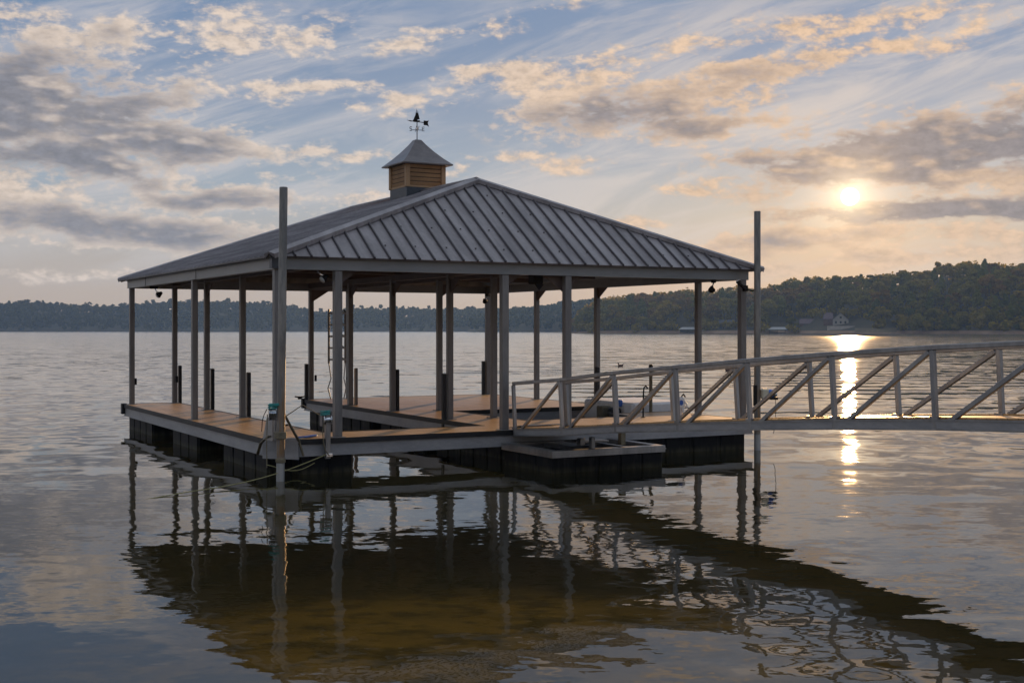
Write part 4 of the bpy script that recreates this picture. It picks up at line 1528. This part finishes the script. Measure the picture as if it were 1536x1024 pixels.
def forest_mass(shore, name, label, rows, step, h, mat, seed, t0, t1, per=26, leaf=1.1, skip=None):
    """a distant wood that reads as one mass"""
    rnd = random.Random(seed)
    cl = []
    for d in rows:
        t = t0
        while t < t1:
            p = shore.point(t, d + rnd.uniform(-6, 6))
            x = 768 + F_PX * t
            if not (skip and skip(x, d)):
                top = h * rnd.uniform(.7, 1.1)
                if d == rows[-1] or d == rows[-2]:
                    top = max(3, min(24, top_h(x, interp(x, shore.tab), p.y) - p.z + rnd.uniform(-2.2, .8)))
                w = rnd.uniform(1.6, 3.6)
                cl.append(((p.x, p.y, p.z + top - w * .8), w))
                for q in range(2):
                    cl.append(((p.x + rnd.uniform(-3, 3), p.y + rnd.uniform(-2, 2), p.z + top * rnd.uniform(.25, .8)), w * rnd.uniform(.7, 1.15)))
            t += step * rnd.uniform(.6, 1.4) / p.y
    me = leaf_mesh(name, cl, per, leaf, .85, seed)
    me.materials.append(mat)
    o = bpy.data.objects.new(name, me)
    COL.objects.link(o)
    tag(o, label, kind='stuff')
    return o


forest_mass(SL, 'forest', 'distant blue grey wood covering the long ridge across the lake', [6, 30, 58, 85, 108, 125], 4.2, 14, M['leaf_far'], 3, -.62, .11, 26, 1.6)
forest_mass(SM, 'forest', 'mid distance wood on the low point behind the nearer shore', [5, 24, 45, 66, 82], 4.6, 14, M['leaf_far'], 4, -.03, .15, 30, 1.4)
forest_mass(SR, 'undergrowth', 'dark undergrowth and far treetops between the trees of the nearer shore', [6, 15, 28, 42, 56, 70, 84, 96], 6.0, 6.5, M['leaf_oak'], 6, .047, .43, 34, .85,
            skip=lambda x, d: any(a < x < b and d < lim for a, b, lim in CLEAR))
forest_mass(SR, 'forest', 'continuing wood along the nearer shore towards the land', [8, 30, 55, 75, 92], 8.0, 13, M['leaf_oak'], 8, .43, .93, 22, 1.3)

# ------------------------------------------------------------------ houses and boathouses on the far shore
M['siding'] = mat_mottled('pale house siding', (.24, .22, .19), (.32, .29, .25), .8, .7, 0, (.2, .2, 3))
M['dark_siding'] = mat_mottled('dark blue grey siding', (.05, .055, .065), (.09, .09, .10), .8, .8)
M['brown_siding'] = mat_mottled('brown house siding', (.09, .05, .04), (.14, .08, .065), .8, .8)
M['purple_roof'] = mat_mottled('dark plum shingles', (.085, .055, .065), (.13, .085, .10), .9, .8)
M['pale_roof'] = mat_mottled('pale metal roof', (.22, .22, .22), (.30, .295, .29), .6, .5)
M['pane'] = mat_mottled('dark window pane', (.02, .025, .03), (.04, .045, .05), .5, .1)
M['concrete'] = mat_mottled('pale concrete wall', (.34, .30, .26), (.45, .40, .35), .6, .9)


def shore_xy(x, d):
    t = (x - 768) / F_PX
    p = SR.point(t, d)
    return p


SB = .75


def gable_house(name, label, cat, x, d, z0, w, depth, eave, ridge, wallm, roofm, face=True, windows=(), group=None, rz=0.0, over=.5):
    """gable end towards the lake when face, else eave side; base at z0"""
    p = shore_xy(x, d)
    t = thing(name, label, cat, (p.x, p.y, z0), -math.atan(p.x / p.y) + rz, group)
    t.scale = (SB, SB, SB)
    hw = w / 2
    h = eave
    mb = MB()
    if face:
        mb.add([(-hw, 0, 0), (hw, 0, 0), (hw, 0, h), (0, 0, ridge), (-hw, 0, h), (-hw, depth, 0), (hw, depth, 0), (hw, depth, h), (0, depth, ridge), (-hw, depth, h)],
               [(0, 1, 2, 3, 4), (9, 8, 7, 6, 5), (1, 6, 7, 2), (0, 4, 9, 5), (0, 5, 6, 1), (2, 7, 8, 3), (3, 8, 9, 4)])
        mb.build('wall', wallm, t)
        r_ = MB()
        sl = (ridge - h) / hw
        for s in (-1, 1):
            r_.add([(s * (hw + over), -over, h - over * sl + .06), (s * (hw + over), depth + over, h - over * sl + .06), (0, depth + over, ridge + .06), (0, -over, ridge + .06),
                    (s * (hw + over), -over, h - over * sl + .36), (s * (hw + over), depth + over, h - over * sl + .36), (0, depth + over, ridge + .36), (0, -over, ridge + .36)],
                   [(0, 1, 2, 3), (7, 6, 5, 4), (0, 3, 7, 4), (1, 5, 6, 2), (0, 4, 5, 1)])
        r_.build('roof', roofm, t)
    else:
        mb.add([(-hw, 0, 0), (hw, 0, 0), (hw, 0, h), (-hw, 0, h), (-hw, depth, 0), (hw, depth, 0), (hw, depth, h), (-hw, depth, h), (-hw, depth / 2, ridge), (hw, depth / 2, ridge)],
               [(0, 1, 2, 3), (1, 5, 6, 9, 2), (0, 3, 8, 7, 4), (5, 4, 7, 6), (0, 4, 5, 1), (3, 2, 9, 8), (6, 7, 8, 9)])
        mb.build('wall', wallm, t)
        r_ = MB()
        sl = (ridge - h) / (depth / 2)
        for s, yy in ((-1, -over), (1, depth + over)):
            ym = depth / 2
            r_.add([(-hw - over, yy, h - over * sl + .06), (hw + over, yy, h - over * sl + .06), (hw + over, ym, ridge + .06), (-hw - over, ym, ridge + .06),
                    (-hw - over, yy, h - over * sl + .36), (hw + over, yy, h - over * sl + .36), (hw + over, ym, ridge + .36), (-hw - over, ym, ridge + .36)],
                   [(0, 1, 2, 3), (7, 6, 5, 4), (0, 4, 5, 1), (0, 3, 7, 4), (1, 5, 6, 2)])
        r_.build('roof', roofm, t)
    for (wx, wz, ww, wh) in windows:
        f = MB().box((wx, -.04, wz), (ww, .10, wh)).build('window', M['siding'], t)
        MB().box((wx, -.08, wz), (ww - .3, .06, wh - .3)).build('pane', M['pane'], f)
    return t


def far_buildings():
    t = gable_house('lake_house', 'pale gabled lake house above a concrete wall on the far shore', 'house', 1261, 17, 4.4, 11.5, 12, 4.6, 9.6, M['siding'], M['purple_roof'], True,
                    [(-3.4, 2.6, 1.6, 2.0), (0, 2.6, 1.6, 2.0), (3.4, 2.6, 1.6, 2.0), (0, 6.2, 1.8, 1.8)])
    # side wing with dark roof
    MB().add([(-12.5, 2, 0), (-5.76, 2, 0), (-5.76, 9, 0), (-12.5, 9, 0), (-12.5, 2, 5), (-5.76, 2, 5), (-5.76, 9, 5), (-12.5, 9, 5)],
             [(3, 2, 1, 0), (4, 5, 6, 7), (0, 1, 5, 4), (1, 2, 6, 5), (2, 3, 7, 6), (3, 0, 4, 7)]).build('wing', M['brown_siding'], t)
    MB().add([(-13.2, 1.4, 5.05), (-5.5, 1.4, 5.05), (-5.5, 9.6, 5.05), (-13.2, 9.6, 5.05), (-11.2, 5.5, 9.8), (-5.5, 5.5, 9.8)],
             [(3, 2, 1, 0), (0, 1, 5, 4), (1, 2, 5), (2, 3, 4, 5), (3, 0, 4)]).build('wing_roof', M['purple_roof'], t)
    p = shore_xy(1266, 8.5)
    w = MB()
    w.box((0, 0, .9), (18, .9, 6.6))
    o = w.build('retaining_wall', M['concrete'])
    o.location = (p.x, p.y, 0)
    o.rotation_euler = (0, 0, -math.atan(p.x / p.y))
    tag(o, 'pale concrete retaining wall below the gabled lake house', 'wall')
    gable_house('brown_house', 'long low brown house with plum roof beside the pale gabled house', 'house', 1217, 21, 3.2, 17, 9, 3.4, 6.6, M['brown_siding'], M['purple_roof'], False,
                [(-5, 1.8, 1.8, 1.6), (-1, 1.8, 1.8, 1.6), (4, 1.8, 1.8, 1.6)])
    gable_house('dark_house', 'dark blue grey house half hidden in trees on the far bank', 'house', 1090, 11, 1.5, 11.5, 8, 5.0, 8.4, M['dark_siding'], M['dark_siding'], False, [(-2.5, 2.4, 1.6, 1.6), (2.5, 2.4, 1.6, 1.6)])

    def boathouse(x, label, wall):
        p = shore_xy(x, -5)
        b = thing('boathouse', label, 'boathouse', (p.x, p.y, 0), -math.atan(p.x / p.y), 'small boathouses on the far water edge')
        b.scale = (SB, SB, SB)
        hw, dp = 6.4, 8.5
        for sx in (-1, 0, 1):
            for yy in (.5, dp - .5):
                MB().box((sx * (hw - .6), yy, 1.3), (.28, .28, 3.4)).build('post', M['bark'], b)
        MB().box((0, dp / 2, .55), (2 * hw - .4, dp - .2, .35)).build('deck', M['bark'], b)
        if wall:
            MB().box((0, dp - .35, 1.9), (2 * hw - .9, .2, 2.2)).build('wall', M['dark_siding'], b)
            MB().box((-hw + .6, dp / 2, 1.9), (.2, dp - 1.5, 2.2)).build('wall', M['dark_siding'], b)
        MB().add([(-hw - .6, -.6, 3.05), (hw + .6, -.6, 3.05), (hw + .6, dp + .6, 3.05), (-hw - .6, dp + .6, 3.05), (-hw + 2.2, dp / 2, 4.9), (hw - .8, dp / 2, 4.9)],
                 [(3, 2, 1, 0), (0, 1, 5, 4), (1, 2, 5), (2, 3, 4, 5), (3, 0, 4)]).build('roof', M['pale_roof'], b)
    boathouse(1031, 'dark walled boathouse with pale roof at the far water edge', True)
    boathouse(1166, 'open boathouse with pale roof and no walls at the far water edge', False)
    # lawn slope beside the house
    t0, t1 = (1282 - 768) / F_PX, (1345 - 768) / F_PX
    vs = []
    for i in range(9):
        t = t0 + (t1 - t0) * i / 8
        for d in (1.5, 4, 7, 10):
            q = SR.point(t, d)
            vs.append((q.x, q.y, q.z + .12))
    fs = [(i * 4 + j, (i + 1) * 4 + j, (i + 1) * 4 + j + 1, i * 4 + j + 1) for i in range(8) for j in range(3)]
    tag(MB().add(vs, fs).build('lawn', M['lawn'], smooth=True), 'dry grassy slope running down to the water beside the retaining wall', kind='structure')


far_buildings()


# ------------------------------------------------------------------ ducks out on the water
def duck(px, py, label, rz):
    Y = CAM_Z * F_PX / (py - HOR)
    X = (px - 768) / F_PX * Y
    t = thing('duck', label, 'duck', (X, Y, 0), rz, 'ducks on the lake')
    mb = MB()
    prof = [(-.24, .015, .12), (-.18, .06, .08), (-.06, .10, .05), (.08, .105, .05), (.16, .08, .07), (.185, .05, .13), (.19, .042, .19), (.20, .055, .235), (.245, .045, .25), (.28, .012, .245)]
    t.scale = (.8, .8, .8)
    mb.tube([(x, 0, z) for x, r, z in prof], [r for x, r, z in prof], 12)
    b = mb.build('body', M['brown_siding'], t, smooth=True)
    MB().tube([(.27, 0, .245), (.34, 0, .232)], [.018, .012], 6).build('bill', M['rope'], t)
    MB().plate([(-.2, -.01, .12), (-.32, 0, .20), (-.18, .01, .16)], .03).build('tail', M['iron'], t)


duck(931, 549, 'small dark duck swimming alone beyond the gangway start', R(200))
duck(1092, 556, 'small dark duck swimming beyond the corner post of the dock', R(20))

# ------------------------------------------------------------------ the air
def build_haze():
    m, g, out = new_mat('pale haze')
    v = g.n('ShaderNodeVolumePrincipled')
    v.inputs['Color'].default_value = HAZE_COL
    v.inputs['Density'].default_value = HAZE_D
    v.inputs['Anisotropy'].default_value = .3
    g.link(v.outputs[0], out.inputs['Volume'])
    o = MB().add([(x, y, z) for z in (-8, 95) for x, y in ((-2600, -120), (2600, -120), (2600, 2400), (-2600, 2400))],
                 [(3, 2, 1, 0), (4, 5, 6, 7), (0, 1, 5, 4), (1, 2, 6, 5), (2, 3, 7, 6), (3, 0, 4, 7)]).build('haze', m)
    tag(o, 'thin pale evening haze lying over the lake', kind='stuff')


HAZE_COL = (.26, .50, 1.0, 1)
HAZE_D = .00014
build_haze()
print('trees', N_TREES)
